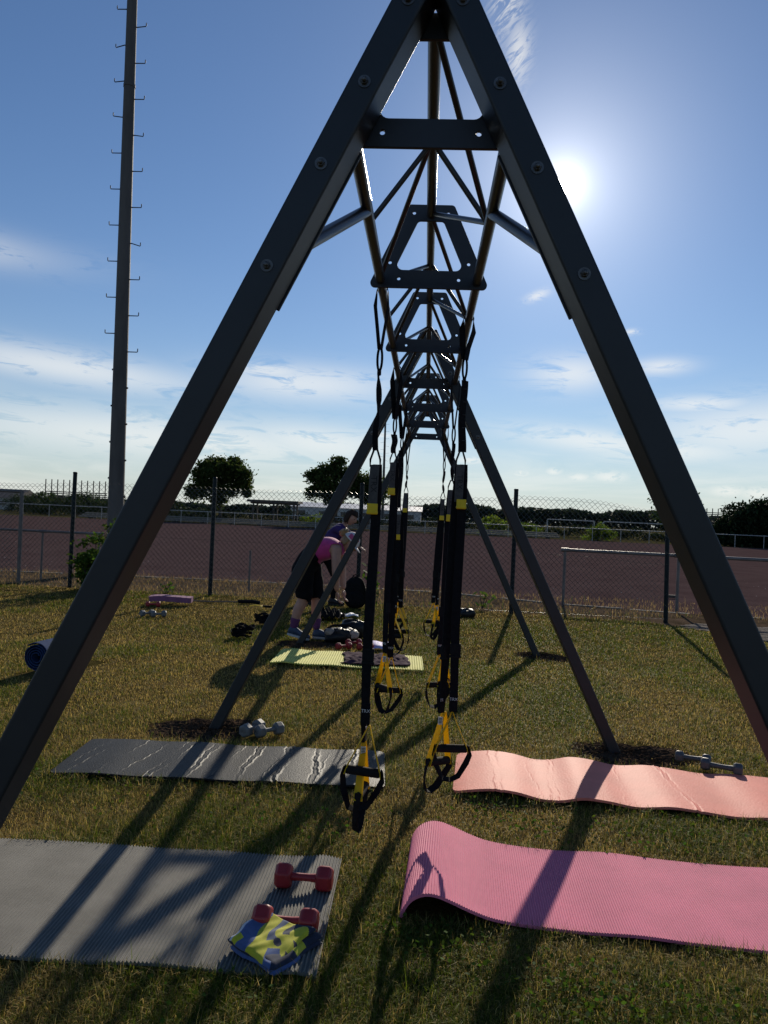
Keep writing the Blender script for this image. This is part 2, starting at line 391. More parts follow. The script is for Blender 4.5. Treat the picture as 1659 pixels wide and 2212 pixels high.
# edging stones along the pitch
kb = thing('edging', 'low row of concrete edging stones along the near side of the red pitch', 'kerb')
em = MB().box((0, 0, 0), (.98, .06, .10)).mesh('edging_stone'); em.materials.append(M_conc)
def along(poly, step):
    out = []
    for (x0, y0), (x1, y1) in zip(poly[:-1], poly[1:]):
        L = math.hypot(x1-x0, y1-y0); n = max(1, int(L/step))
        for i in range(n):
            t = (i+.5)/n; out.append((x0+(x1-x0)*t, y0+(y1-y0)*t, math.atan2(y1-y0, x1-x0)))
    return out
for x, y, a in along([(-11, 15.08)]+KERB[1:6]+[(8.5, 12.9)], 1.0):
    o = bpy.data.objects.new('edging_stone', em); COL.objects.link(o); o.parent = kb; o.location = (x, y, -.055+RN.uniform(-.008, .008)); o.rotation_euler = (RN.uniform(-.03, .03), 0, a)
# paved path at the gap in the fence
tag(MB().add([(3.55, 11.55, -.016), (4.35, 10.7, -.016), (4.95, 9.0, -.016), (9, 9.0, -.016), (9, 12.35, -.016), (4.4, 13.2, -.016)], [(0, 1, 2, 3, 4, 5)]).build('path', M_verge), kind='structure')
PATH = bpy.data.objects['path']
pvm = MB().box((0, 0, 0), (.196, .096, .05)); pvm = link('tmp', pvm.mesh('paver'), M_paver); bv = pvm.modifiers.new('b', 'BEVEL'); bv.width = .006; bv.segments = 1
pvme = bake(pvm); bpy.data.objects.remove(pvm); cnt = 0
def in_poly(x, y, poly):
    c = False; j = len(poly)-1
    for i in range(len(poly)):
        xi, yi = poly[i]; xj, yj = poly[j]
        if (yi > y) != (yj > y) and x < (xj-xi)*(y-yi)/(yj-yi)+xi: c = not c
        j = i
    return c
for j in range(26):
    for i in range(14):
        x = 3.9+.2*i+(.1 if j % 2 else 0); y = 9.3+.1*j
        if cnt < 280 and in_poly(x, y, [(3.65, 11.45), (4.4, 10.75), (5.0, 9.1), (6.6, 9.1), (6.6, 11.9), (4.3, 12.0)]):
            o = bpy.data.objects.new('paver', pvme); COL.objects.link(o); o.parent = PATH; o.location = (x, y, -.012+RN.uniform(-.004, .004)); o.rotation_euler = (RN.uniform(-.02, .02), RN.uniform(-.02, .02), RN.uniform(-.02, .02)); cnt += 1
# bare soil round the feet of the frame
DIRT = []
def soil(x, y, rx, ry, seed):
    r = random.Random(seed); n = 40; ring = []
    ph = [r.uniform(0, 6.28) for _ in range(4)]
    for k in range(n):
        a = 2*math.pi*k/n; q = 1+.14*math.sin(2*a+ph[0])+.1*math.sin(3*a+ph[1])+.06*math.sin(7*a+ph[2])
        ring.append((x+rx*q*math.cos(a), y+ry*q*math.sin(a)))
    n2 = 120; m2 = 26; vs = [(x, y, .02)]
    for j in range(1, m2+1):
        for k in range(n2):
            a = 2*math.pi*k/n2; q = 1+.14*math.sin(2*a+ph[0])+.1*math.sin(3*a+ph[1])+.06*math.sin(7*a+ph[2])+.05*math.sin(13*a+ph[3]); t = j/m2
            h = .002 if j == m2 else .020*(1-t*t)+r.uniform(-.006, .012)*(1-.5*t)
            vs.append((x+rx*q*t*math.cos(a)+r.uniform(-.004, .004), y+ry*q*t*math.sin(a)+r.uniform(-.004, .004), h))
    fs = [(0, 1+k, 1+(k+1) % n2) for k in range(n2)]+[(1+j*n2+k, 1+(j+1)*n2+k, 1+(j+1)*n2+(k+1) % n2, 1+j*n2+(k+1) % n2) for j in range(m2-1) for k in range(n2)]
    o = MB().add(vs, fs).build('soil_patch', M_dirt, None, False); tag(o, kind='structure'); DIRT.append((x, y, rx*1.02, ry*1.02))
    return o
for s in (-1, 1):
    soil(X0+s*1.27+(-.06 if s < 0 else .1), LEGY[1][0]-.02, .37, .30, 3+s); soil(X0+s*1.27+.08, LEGY[2][0], .33, .26, 9+s)
    soil(X0+s*1.27, LEGY[0][0], .3, .26, 14+s)

# ------------------------------------------------------------------ mats
MATS = []        # footprints kept free of tall grass
def sweep_mat(name, label, m, u_pts, p0, ang, width, rib=0.0, ribs=0, th=.011, nu=200, nw=14, wave=0.0, seed=1, corner=.04, zoff=.022, crease=None, warp=0.0):
    """exercise mat: profile u_pts (distance along, height) swept over its width; ribs run across the length"""
    r = random.Random(seed); c, s = math.cos(ang), math.sin(ang)
    P = [Vector((a, 0, b)) for a, b in u_pts]; 
    # Catmull-Rom resample by arc length
    dense = []
    for i in range(len(P)-1):
        a, b, d, e = P[max(i-1, 0)], P[i], P[i+1], P[min(i+2, len(P)-1)]
        for k in range(40):
            t = k/40; dense.append(.5*((2*b)+(d-a)*t+(2*a-5*b+4*d-e)*t*t+(-a+3*b-3*d+e)*t**3))
    dense.append(P[-1]); acc = [0]
    for i in range(1, len(dense)): acc.append(acc[-1]+(dense[i]-dense[i-1]).length)
    L = acc[-1]; ph = [r.uniform(0, 6.3) for _ in range(8)]
    A = np.array(acc); D = np.array([tuple(d) for d in dense]); us = np.linspace(0, L, nu+1)
    px = np.interp(us, A, D[:, 0]); pz = np.interp(us, A, D[:, 2]); tx = np.gradient(px, us); tz = np.gradient(pz, us)
    nrm = np.hypot(tx, tz); tx /= nrm; tz /= nrm
    top = np.zeros((nu+1, nw+1, 3)); bot = np.zeros_like(top)
    for i, u in enumerate(us):
        inset = 0
        e = min(u, L-u)
        if corner and e < corner: inset = corner-math.sqrt(max(0, corner**2-(corner-e)**2))
        hw = width/2-inset
        for j in range(nw+1):
            v = -hw+2*hw*j/nw
            f = .5*math.sin(3.1*u+ph[0]+1.3*v)+.3*math.sin(6.3*u+ph[1]-2.5*v)+.2*math.sin(11*u+ph[2]+4*v)
            lift = wave*f
            if crease:
                for cu_, cw_, ch_, ck_ in crease:
                    dd = (u-(cu_+ck_*v+.007*math.sin(13*v+cu_*9)+.004*math.sin(41*v+cu_*31)+.0025*math.sin(97*v+cu_*57)))/(cw_*.62)
                    lift += .42*ch_*(.65+.5*math.sin(9*v+cu_*20))*math.exp(-dd*dd)
            rb = rib*math.sin(2*math.pi*ribs*u/L) if ribs else 0
            edge = -warp*max(0, abs(v)/(width/2)-.6)
            X = px[i]; Z = pz[i]+lift+edge
            off = th/2+rb
            top[i, j] = (X-tz[i]*off, v, Z+tx[i]*off); bot[i, j] = (X+tz[i]*th/2, v, Z-tx[i]*th/2)
    def place(a):
        o = np.empty_like(a); o[..., 0] = p0[0]+a[..., 0]*c-a[..., 1]*s; o[..., 1] = p0[1]+a[..., 0]*s+a[..., 1]*c; o[..., 2] = a[..., 2]+zoff; return o.reshape(-1, 3)
    n1 = nw+1; vt = np.concatenate([place(top), place(bot)]); K = (nu+1)*n1; F = []
    idx = np.arange(K).reshape(nu+1, n1)
    q = np.stack([idx[:-1, :-1], idx[1:, :-1], idx[1:, 1:], idx[:-1, 1:]], -1).reshape(-1, 4)
    qs = [q, q[:, ::-1]+K]
    for a, b in ((idx[:-1, 0], idx[1:, 0]), (idx[1:, -1], idx[:-1, -1]), (idx[0, 1:], idx[0, :-1]), (idx[-1, :-1], idx[-1, 1:])):
        qs.append(np.stack([b, a, a+K, b+K], -1))
    q = np.concatenate(qs); me = np_mesh(name, vt, q.ravel(), np.full(len(q), 4))
    o = link(name, me, m, None, False); autosmooth(o, 50); tag(o, label, 'exercise mat')
    lo, hi = px.min(), px.max()
    MATS.append([(p0[0]+a*c-b*s, p0[1]+a*s+b*c) for a, b in ((lo+.01, -width/2+.012), (hi-.01, -width/2+.012), (hi-.01, width/2-.012), (lo+.01, width/2-.012))])
    return o
M_mgrey = mat('mat_foam_grey', (.175, .168, .150), .75, var=.14, vscale=7, bump=.5, bscale=260, spec=.25, dist=.003)
M_mblack = mat('mat_foam_black', (.015, .016, .017), .52, var=.3, vscale=9, bump=.7, bscale=150, spec=.15, dist=.004)
M_mpink = mat('mat_foam_pink', (.70, .185, .285), .72, var=.07, vscale=5, bump=.3, bscale=300, spec=.25, dist=.002)
M_msal = mat('mat_foam_salmon', (.76, .215, .16), .62, var=.08, vscale=4, bump=.4, bscale=90, spec=.15, dist=.004)
M_myel = mat('mat_foam_yellow', (.60, .58, .13), .8, var=.08, vscale=8, bump=.3, bscale=200, dist=.002)
M_mblue = mat('mat_foam_blue', (.02, .045, .12), .85, spec=.1, var=.15, vscale=9, bump=.3, bscale=200, dist=.002)
M_mlil = mat('mat_foam_lilac', (.22, .085, .17), .85, var=.12, vscale=9, bump=.3, bscale=200, dist=.002)
mat_grey = sweep_mat('grey_mat', 'long ribbed grey foam mat with red dumbbells and a folded shirt on it', M_mgrey, [(0, .004), (.07, .014), (.15, .004), (.3, .0), (.5, .006), (.75, 0), (1.1, .004), (1.4, .0), (1.85, 0)], (-.275, 2.72), math.pi+.012, .80, rib=.0030, ribs=150, nu=1500, nw=12, wave=.004, seed=2, corner=.0)
mat_pink = sweep_mat('pink_mat', 'bright pink ribbed foam mat with one end curled up off the grass', M_mpink, [(-.022, -.004), (-.012, .03), (.012, .062), (.05, .082), (.095, .084), (.15, .068), (.22, .042), (.30, .02), (.42, .008), (.6, .004), (.8, .012), (1.0, .004), (1.3, .0), (1.6, .006), (2.0, 0)], (.012, 3.04), -.045, .655, rib=.0015, ribs=225, nu=1900, nw=12, wave=.003, seed=3, corner=.0)
mat_salmon = sweep_mat('salmon_mat', 'smooth salmon pink mat lying in waves with grey dumbbells on its far edge', M_msal, [(0, .004), (.08, .022), (.2, .036), (.32, .03), (.45, .006), (.55, .010), (.66, .032), (.78, .026), (.92, .008), (1.08, .022), (1.2, .016), (1.4, .0), (1.6, .012), (1.95, 0)], (.225, 4.30), -.075, .66, wave=.004, seed=5, nu=700, nw=40, corner=.05, th=.013,
    crease=[(.21, .008, .006, -.06), (.24, .012, -.005, -.04), (.42, .006, .004, -.12), (.52, .007, .005, .06), (.545, .005, -.005, .02), (1.18, .008, .008, -.12), (1.205, .009, -.007, -.1), (.9, .006, .003, .05)])
crs = [(.17, .010, .007, .0), (.19, .01, -.006, .02), (.34, .008, .006, .1), (.37, .012, .012, -.04), (.40, .008, -.010, .0), (.55, .010, .014, .05), (.58, .008, -.012, .02), (.61, .006, .006, .12), (.74, .008, .009, .1), (.77, .007, -.007, .06), (.88, .006, .006, .16), (1.0, .008, .008, .12), (1.03, .007, -.008, .1), (1.16, .007, .008, .2), (1.2, .007, -.006, .16), (1.33, .006, .006, .22), (1.46, .007, .005, .2), (1.6, .006, .005, .26), (1.66, .006, -.004, .22)]
mat_black = sweep_mat('black_mat', 'worn charcoal black mat with shiny cross creases beside a pair of hex dumbbells', M_mblack, [(0, .006), (.15, .012), (.35, .004), (.55, .010), (.8, .004), (1.05, .012), (1.3, .008), (1.5, .014), (1.74, .008)], (-.165, 4.27), math.pi+.055, .60, rib=.0, ribs=0, nu=1100, nw=60, wave=.004, seed=6, corner=.04, th=.010, crease=crs)
mat_yellow = sweep_mat('yellow_mat', 'pale yellow ribbed mat lying under a purple towel', M_myel, [(0, .004), (.3, .006), (.6, .004), (.85, .018), (1.1, .012), (1.3, .024), (1.42, .01)], (.035, 7.42), math.pi+.03, .70, rib=.0030, ribs=62, nu=620, nw=10, wave=.003, seed=8, corner=.03)
def rolled_mat():
    mb = MB(); n = 260; turns = 4.3; pts = []
    for i in range(n+1):
        t = i/n; a = turns*2*math.pi*t; r = .035+.088*t; pts.append((r*math.cos(a+.4), .125+r*math.sin(a+.4)))
    Lh = .30; vs = []; fs = []
    for i, (x, z) in enumerate(pts):
        xr = x*(1-.007/math.hypot(x, z-.125)); zr = .125+(z-.125)*(1-.007/math.hypot(x, z-.125)); w = .004*math.sin(i*.21)
        for px, pz in ((x, z), (xr, zr)):
            vs += [(px, -Lh+w, pz), (px, Lh+w, pz)]
    for i in range(n):
        b = i*4; e = b+4
        fs += [(b, b+1, e+1, e), (b+2, e+2, e+3, b+3), (b, e, e+2, b+2), (b+1, b+3, e+3, e+1)]
    fs += [(0, 2, 3, 1), (n*4, n*4+1, n*4+3, n*4+2)]
    mb.add(vs, fs); o = autosmooth(mb.build('rolled_mat', M_mblue), 50); o.location = (-3.10, 6.46, .02); o.rotation_euler = (0, 0, rad(-9))
    tag(o, 'dark blue mat rolled up into a fat cylinder on the lawn', 'rolled mat')
rolled_mat(); MATS.append([(-3.3, 6.1), (-3.0, 6.0), (-2.8, 6.8), (-3.1, 6.9)])
mat_lil = sweep_mat('lilac_mat', 'lilac pink mat lying near the fence with dumbbells in front of it', M_mlil, [(0, .07), (.15, .085), (.4, .08), (.6, .07)], (-3.93, 10.95), .12, .24, nu=60, nw=8, wave=.008, seed=11, th=.075)

# ------------------------------------------------------------------ suspension trainers
T_trx = text_mesh('TRX', .034); T_trxs = text_mesh('TRX', .018)
for t in (T_trx, T_trxs): t.transform(Matrix.Rotation(rad(90), 4, 'X'))
def put_text(me, m, loc, parent, rot=(0, 0, 0), name='lettering'):
    o = link(name, me, None, None); 
    if not me.materials: me.materials.append(m)
    o.location = loc; o.rotation_euler = rot; return world_child(o, parent)
def lerp(a, b, t): return Vector(a)+(Vector(b)-Vector(a))*t
def handle(root, apex, yaw, tilt=0.0, drop=.185, loop=.17, sway=0.0, tagged=False):
    """yellow webbing triangle, foam grip and hanging foot loop; apex is its top"""
    Rm = Matrix.Translation(apex) @ Matrix.Rotation(yaw, 4, 'Z')
    tl = Matrix.Translation((0, 0, -drop)) @ Matrix.Rotation(tilt, 4, 'Y') @ Matrix.Translation((0, 0, drop))
    Tm = Rm @ tl
    g = .066
    def fin(mb, name, m, smooth=False):
        o = mb.build(name, m, None); o.data.transform(Tm)
        if smooth: autosmooth(o, 40)
        return world_child(o, root)
    mb = MB()
    for s in (-1, 1):
        mb.ribbon([(s*.002, 0, .0), (s*.012, 0, -.03), (s*g*.62, .0, -drop*.62), (s*g, 0, -drop), (s*(g+.004), 0, -drop-.02)], (0, 1, 0), [.02, .024, .030, .034, .034], .003)
    tri = fin(mb, 'handle_strap', M_yel)
    grip = fin(MB().lathe([(0, -.067), (.012, -.067), (.0172, -.063), (.0176, 0), (.0172, .063), (.012, .067), (0, .067)], 16, (0, 0, -drop-.004), 'X'), 'grip', M_grip, True)
    L = loop; z = -drop
    pts = [(-g-.006, 0, z+.01), (-g-.009, .004, z-.03), (-g*.95, .01+sway*.3, z-L*.55), (-g*.55, .01+sway*.7, z-L*.93), (0.0, .012+sway, z-L), (g*.5, .01+sway*.7, z-L*.86), (g*.98, .004+sway*.3, z-L*.45), (g+.012, 0, z-.03), (g+.006, 0, z+.01)]
    dirs = [Vector((k, 1, q)) for k, q in ((.2, 0), (.7, 0), (.9, .1), (.3, .3), (0, .3), (-.3, .3), (-.9, .1), (-.7, 0), (-.2, 0))]
    fin(MB().ribbon(pts, dirs, [.026, .028, .03, .032, .032, .032, .03, .028, .026], .004), 'foot_loop', M_web)
    return tri
def trainer(label, s, y, legs, zm=2.07, wide=False, xo=0.0, zr=1.68, face=True, grip_tab=(0, 0)):
    x = X0+s*XC+xo
    root = thing('suspension_trainer', label, 'suspension trainer', (x, y, .25), 0, 'suspension trainers hanging from the rig')
    def fin(mb, name, m, smooth=False):
        o = mb.build(name, m, None)
        if smooth: autosmooth(o, 50)
        return world_child(o, root)
    xc = X0+s*XC
    # sling over the chord
    pts = [(x, y, zm)] ; n = 8
    lp = []
    for k in range(n+1):
        a = math.pi+math.pi*k/n; lp.append((xc-.0215*math.cos(a)*-1 if False else xc+.0215*math.cos(math.pi-math.pi*k/n), y, ZC+.0215*math.sin(math.pi*k/n)))
    w = .038 if wide else .022
    path = [(x-.004, y, zm)]+[(x-.014, y+.004, zm+(ZC-zm)*.35), (xc-.026, y+.002, zm+(ZC-zm)*.75)]+lp+[(xc+.024, y-.002, zm+(ZC-zm)*.7), (x+.012, y, zm+(ZC-zm)*.3), (x+.004, y, zm)]
    nd = len(path); dirs = []
    for i in range(nd):
        k = .0 if 3 <= i <= nd-4 else (.9 if wide else .55)
        dirs.append(Vector((k*(1 if i < nd/2 else .6), 1, 0)))
    fin(MB().ribbon(path, dirs, w, .003), 'anchor_sling', M_web)
    # snap hook
    mb = MB(); ring = []
    for k in range(21):
        a = 2*math.pi*k/20; ring.append((x+.009*math.cos(a), y+.003, zm-.036+.045*math.sin(a)))
    mb.tube(ring, .0048, 8, caps=False); mb.lathe([(.006, .0), (.008, .004), (.008, .02), (.005, .024)], 10, (x, y+.003, zm-.1)); fin(mb, 'snap_hook', M_web, True)
    # lower sling, twisting as it hangs
    top = zm-.09; k = 14; pts = []; dirs = []
    for i in range(k+1):
        t = i/k; tw = (.25 if wide else 2.6)*math.sin(3.0*t+s)+.5
        pts.append((x+.004*math.sin(7*t+s), y+.004*math.cos(5*t), top+(zr-top)*t)); dirs.append(Vector((math.cos(tw), math.sin(tw), 0)))
    fin(MB().ribbon(pts, dirs, .036 if wide else .022, .005), 'lower_sling', M_web)
    if wide:                                     # pale stitch bars on the wide sling
        for i in range(5):
            z = top+(zr-top)*(.12+.18*i); o = MB().box((x+.0, y-.004, z), (.024, .002, .002)).build('stitch_bar', M_webg, None); world_child(o, root)
    # ring
    mb = MB(); hw = .019
    mb.tube([(x-.006, y, zr+.005), (x-hw, y, zr-.035), (x-hw, y, zr-.06), (x+hw, y, zr-.06), (x+hw, y, zr-.035), (x+.006, y, zr+.005), (x-.006, y, zr+.005)], .004, 8, caps=False); fin(mb, 'ring', M_web, True)
    zt = zr-.055
    # grey label tape with printed letters and yellow pull tab
    fx, fy = grip_tab
    o = fin(MB().ribbon([(x, y-.004, zt), (x-.002, y-.008, zt-.05), (x-.003, y-.008, zt-.16)], (1, .15*s, 0), .036, .004), 'label_tape', M_webg)
    put_text(T_trx, M_ink, (x-.002, y-.0105, zt-.075), o, (0, rad(90), .12*s))
    mb = MB().box((x-.003+fx, y-.011+fy, zt-.17), (.041, .012, .042)); mb.box((x-.003+fx, y-.012+fy, zt-.184), (.044, .017, .011)); world_child(mb.build('tab', M_tab, None, bevel=.003), root)
    for (dx, dy, za, yaw, tilt, drop, loop, sway) in legs:
        ap = Vector((x+dx, y+dy, za)); t0 = Vector((x+dx*.3+.006, y+dy*.2+.004, zt+.002))
        tw = yaw*.85
        P = [lerp(t0, ap, t)+Vector((.004*math.sin(6*t+dx*90), .004*math.cos(5*t), 0)) for t in (0, .06, .2, .35, .5, .65, .8, .92, 1)]
        D = [Vector((math.cos(tw*t**1.5), math.sin(tw*t**1.5), 0)) for t in (0, .06, .2, .35, .5, .65, .8, .92, 1)]
        fin(MB().ribbon(P, D, [.034, .038, .038, .038, .038, .038, .036, .034, .03], .008), 'main_strap', M_web)
        # adjustment buckle and sleeve
        c, sn = math.cos(yaw), math.sin(yaw); rot = Matrix.Rotation(yaw, 3, 'Z')
        bz = za+.27; bp = lerp(ap, t0, .27/(t0.z-ap.z))
        mb = MB().box(bp, (.046, .017, .05), rot); mb.box(bp+Vector((0, 0, -.03)), (.049, .02, .012), rot); b = mb.build('buckle', M_grip, None, bevel=.003); world_child(b, root)
        sp_ = lerp(ap, t0, .045/(t0.z-ap.z))
        sl = MB().box(sp_, (.036, .013, .085), rot).build('sleeve', M_web, None, bevel=.003); world_child(sl, root)
        put_text(T_trxs, M_white, sp_+Vector((sn*.0072, -c*.0072, .012)), sl, (0, 0, yaw))
        handle(root, ap+Vector((0, 0, .004)), yaw, tilt, drop, loop, sway)
        if abs(yaw) > .7:
            tp = ap+Vector((0, 0, -.03)); n = Vector((-1 if yaw > 0 else 1, 0, 0))
            cr = MB().box(tp+Vector((0, -.017, 0)), (.02, .0015, .034)).build('care_tag', M_white, None); world_child(cr, root)
            for q in range(4):
                ln = MB().box(tp+Vector((0, -.0182, .010-.006*q)), (.013, .0008, .0022)).build('print_line', M_ink, None); world_child(ln, cr)
    return root
#        dx    dy    apex  yaw   tilt  drop  loop  sway
trainer('black and yellow suspension trainer dangling over the end of the black mat', -1, 2.95, [(.005, -.01, .625, .03, .10, .175, .17, .03), (.0, .05, .545, 1.45, 0, .19, .16, .0)])
trainer('black and yellow suspension trainer dangling beside the end of the salmon mat', 1, 3.33, [(.012, -.01, .60, .05, -.02, .155, .15, .02), (-.04, .03, .585, .85, .12, .21, .14, .02)], zm=2.12, wide=True, zr=1.72, xo=-.008, grip_tab=(.012, -.004))
trainer('suspension trainer whose handles hang lowest before the purple towel', -1, 4.5, [(.03, .02, .60, .2, .05, .19, .15, .04), (.0, -.02, .63, -.9, 0, .2, .15, .0)], zm=2.0, wide=True, zr=1.80)
trainer('suspension trainer with handles held up short, above the purple towel', -1, 5.8, [(.0, -.01, .70, -.25, -.08, .17, .15, .03), (.045, .03, .74, -.5, -.12, .18, .15, .02)], zm=2.02, wide=True, zr=1.5)
trainer('suspension trainer nearest the fence on the backpack side of the rig', -1, 7.6, [(.0, .0, .60, -.5, -.1, .19, .14, .02), (-.04, .03, .58, .6, .0, .18, .14, .02)], zm=1.95, zr=1.72)
trainer('suspension trainer with bright yellow handles between the salmon and yellow mats', 1, 4.7, [(-.03, -.01, .60, .35, .0, .18, .15, .03), (.005, .03, .62, 1.2, .0, .19, .15, .0)], zm=1.98, zr=1.66)
trainer('suspension trainer nearest the fence on the open lawn side of the rig', 1, 7.0, [(-.05, .0, .66, .3, .05, .17, .14, .02), (-.01, .02, .64, 1.1, .0, .18, .14, .02)], zm=1.95, zr=1.66)

# ------------------------------------------------------------------ dumbbells and small things
M_red = mat('vinyl_red', (.30, .018, .022), .45, var=.12, vscale=20, bump=.15, bscale=200, dist=.001)
M_hex = mat('vinyl_grey', (.13, .135, .135), .55, var=.15, vscale=20, bump=.15, bscale=200, dist=.001)
M_hexd = mat('vinyl_dark_grey', (.075, .077, .08), .5, var=.15, vscale=20, bump=.15, bscale=200, dist=.001)
T_kg = text_mesh('4KG', .022); T_kg.transform(Matrix.Rotation(rad(90), 4, 'X')); T_kg.transform(Matrix.Rotation(rad(-90), 4, 'Z')); T_kg.materials.append(M_steel)
def dumbbell(label, m, loc, rz, L=.205, R=.041, Wd=.056, sides=6, hr=.0145, roll=0.0, group=None, text=False, ry=0.0):
    t = thing('dumbbell', label, 'dumbbell', loc, rz, group); t.rotation_euler = (0, ry, rz)
    a0 = roll+math.pi/sides
    def ring(x, r): return [(x, r*math.cos(a0+2*math.pi*k/sides), r*math.sin(a0+2*math.pi*k/sides)+R*math.cos(math.pi/sides)) for k in range(sides)]
    for s in (-1, 1):
        vs = []; prof = [(L/2-Wd, R*.80), (L/2-Wd+.012, R), (L/2-.013, R*1.0), (L/2, R*.80)]
        for px, pr in prof: vs += ring(s*px, pr)
        fs = [(i*sides+k, i*sides+(k+1) % sides, (i+1)*sides+(k+1) % sides, (i+1)*sides+k) for i in range(3) for k in range(sides)]
        fs += [tuple(range(sides)), tuple(range(3*sides, 4*sides))]
        o = MB().add(vs, fs).build('weight_head', m, t, bevel=.006, seg=3); autosmooth(o, 28)
        if text and s < 0:
            k = link('lettering', T_kg, None, o); k.location = (-L/2-.0004, 0, R*math.cos(math.pi/sides))
    h = MB().lathe([(hr*1.15, -L/2+Wd-.004), (hr*.95, -.02), (hr*.95, .02), (hr*1.15, L/2-Wd+.004)], 14, (0, 0, R*math.cos(math.pi/sides)), 'X').build('bar', m, t); autosmooth(h, 40)
    return t
dumbbell('red vinyl dumbbell lying alone on the grey ribbed mat', M_red, (-.392, 2.845, .034), -.03, L=.214, R=.049, Wd=.061)
dumbbell('red vinyl dumbbell tucked behind the folded shirt', M_red, (-.405, 2.535, .034), -.03, L=.217, R=.049, Wd=.061)
dumbbell('dark grey dumbbell on the salmon mat, the one overlapped by its twin', M_hexd, (1.66, 4.705, .03), -.28, L=.20, R=.036, Wd=.05)
dumbbell('dark grey dumbbell on the salmon mat lying in front of its twin', M_hexd, (1.775, 4.565, .03), -.42, L=.225, R=.038, Wd=.052)
dumbbell('grey hex dumbbell end-on at the back of the black mat, wedged against another', M_hex, (-1.03, 4.80, .02), 1.15, L=.19, R=.045, Wd=.06, text=True)
dumbbell('grey hex dumbbell behind the black mat with its bar in full view', M_hex, (-.92, 4.79, .02), .75, L=.19, R=.043, Wd=.058, text=True)
dumbbell('pale grey hex dumbbell lying on open grass before the lilac mat', M_hex, (-3.52, 9.72, .01), .9, L=.19, R=.045, Wd=.058)
dumbbell('pale grey hex dumbbell crossing its twin on open grass before the lilac mat', M_hex, (-3.36, 9.70, .01), .55, L=.19, R=.045, Wd=.058)
dumbbell('crimson dumbbell on the grass against the lilac mat', M_red, (-3.78, 10.66, .01), .2, L=.2, R=.042)
for k, (x, y, a, t) in enumerate([(-.80, 8.06, .6, 'small red dumbbell at the back edge of the yellow mat'), (-.72, 8.32, .5, 'small red dumbbell next to the stuffed black bag'), (-.575, 8.1, .35, 'small red dumbbell next to the lavender paper')]):
    dumbbell(t, M_red, (x, y, .01), a, L=.18, R=.04, Wd=.052)
# folded shirt
M_navy = mat('cloth_navy', (.012, .018, .045), .9, var=.2, vscale=60, bump=.3, bscale=500, dist=.001, sheen=.2)
M_cblue = mat('cloth_blue', (.055, .10, .25), .9, var=.12, vscale=60, bump=.3, bscale=500, dist=.001, sheen=.2)
M_cyel = mat('cloth_yellow', (.50, .48, .02), .9, var=.1, vscale=60, bump=.3, bscale=500, dist=.001, sheen=.2)
M_cwht = mat('cloth_white', (.55, .56, .60), .9, var=.1, vscale=60, sheen=.2)
M_csteel = mat('cloth_steel_blue', (.085, .115, .19), .9, var=.12, vscale=60, sheen=.2)
def shirt():
    T, Rr, Lf, B = (-.487, 2.56), (-.298, 2.475), (-.574, 2.425), (-.405, 2.305)
    NU, NV = 96, 72
    root = thing('folded_shirt', 'folded sports shirt in blue, yellow and white print on the grey mat', 'shirt', (-.44, 2.44, .03))
    def pat(u, v):
        x = 600+560*u-300*v-100*u*v; y = 970+210*u+310*v+10*u*v
        if u < .055: return 0
        if u < .105: return 3
        if v > .82 and u < .24: return 2 if u < .2 else 1
        e0 = .20+.235*v; e1 = .385+.24*v
        if u < e0: return 1
        if u < e1: return 2
        if math.hypot(x-785, (y-1310)*1.25) < 42: return 0
        d = math.hypot((x-1010)*.9, (y-1235)*1.15)
        if d < 78: return 2
        if d < 140 and not (x < 960 and y > 1250): return 0
        if d < 205 and x < 1040: return 2
        if x < 960 and y < 1290 and (y-1050) < (960-x)*1.6+20: return 4
        if y > 1300 and x > 860: return 0
        if y > 1360 and x > 690 and x < 810: return 1
        return 2
    def grid(zfun, name, patf, shrink=0.0, off=(0, 0)):
        mb = MB(); vs = []
        for i in range(NU+1):
            for j in range(NV+1):
                u, v = i/NU, j/NV
                uu = shrink+u*(1-2*shrink); vv = shrink+v*(1-2*shrink)
                p = [(T[k]*(1-uu)*(1-vv)+Rr[k]*uu*(1-vv)+Lf[k]*(1-uu)*vv+B[k]*uu*vv) for k in (0, 1)]
                p[0] += .006*math.sin(9*v+2*u)+off[0]; p[1] += .005*math.sin(8*u+3*v)+off[1]
                e = min(u, 1-u, v, 1-v); rnd = -.010*max(0, 1-e/.06)**2
                vs.append((p[0], p[1], zfun(u, v)+rnd))
        fs = []; n1 = NV+1
        for i in range(NU):
            for j in range(NV):
                fs.append((i*n1+j, i*n1+j+1, (i+1)*n1+j+1, (i+1)*n1+j))
        mb.add(vs, fs); mb.m = [patf((i+.5)/NU, (j+.5)/NV) for i in range(NU) for j in range(NV)]
        me = mb.mesh(name); o = link(name, me, [M_navy, M_cblue, M_cyel, M_cwht, M_csteel], None, True)
        so = o.modifiers.new('s', 'SOLIDIFY'); so.thickness = .010; so.offset = -1; world_child(o, root); return o
    wr = lambda u, v: .0022*math.sin(8*u+5*v)+.0014*math.sin(13*v-6*u)+.0008*math.sin(29*u+13*v)
    grid(lambda u, v: .092-.020*v-.012*u*v+wr(u, v)+.010*math.exp(-((u-.12)/.07)**2), 'shirt_top_layer', pat)
    grid(lambda u, v: .068-.012*v-.004*u+.6*wr(u+1, v), 'shirt_layer', lambda u, v: 2 if (u > .75 and .3 < v < .6) else 0, .0, (.012, .006))
    grid(lambda u, v: .050-.006*v+.4*wr(u+2, v), 'shirt_layer', lambda u, v: 1 if v > .5 else 0, .01, (.016, -.004))
shirt()
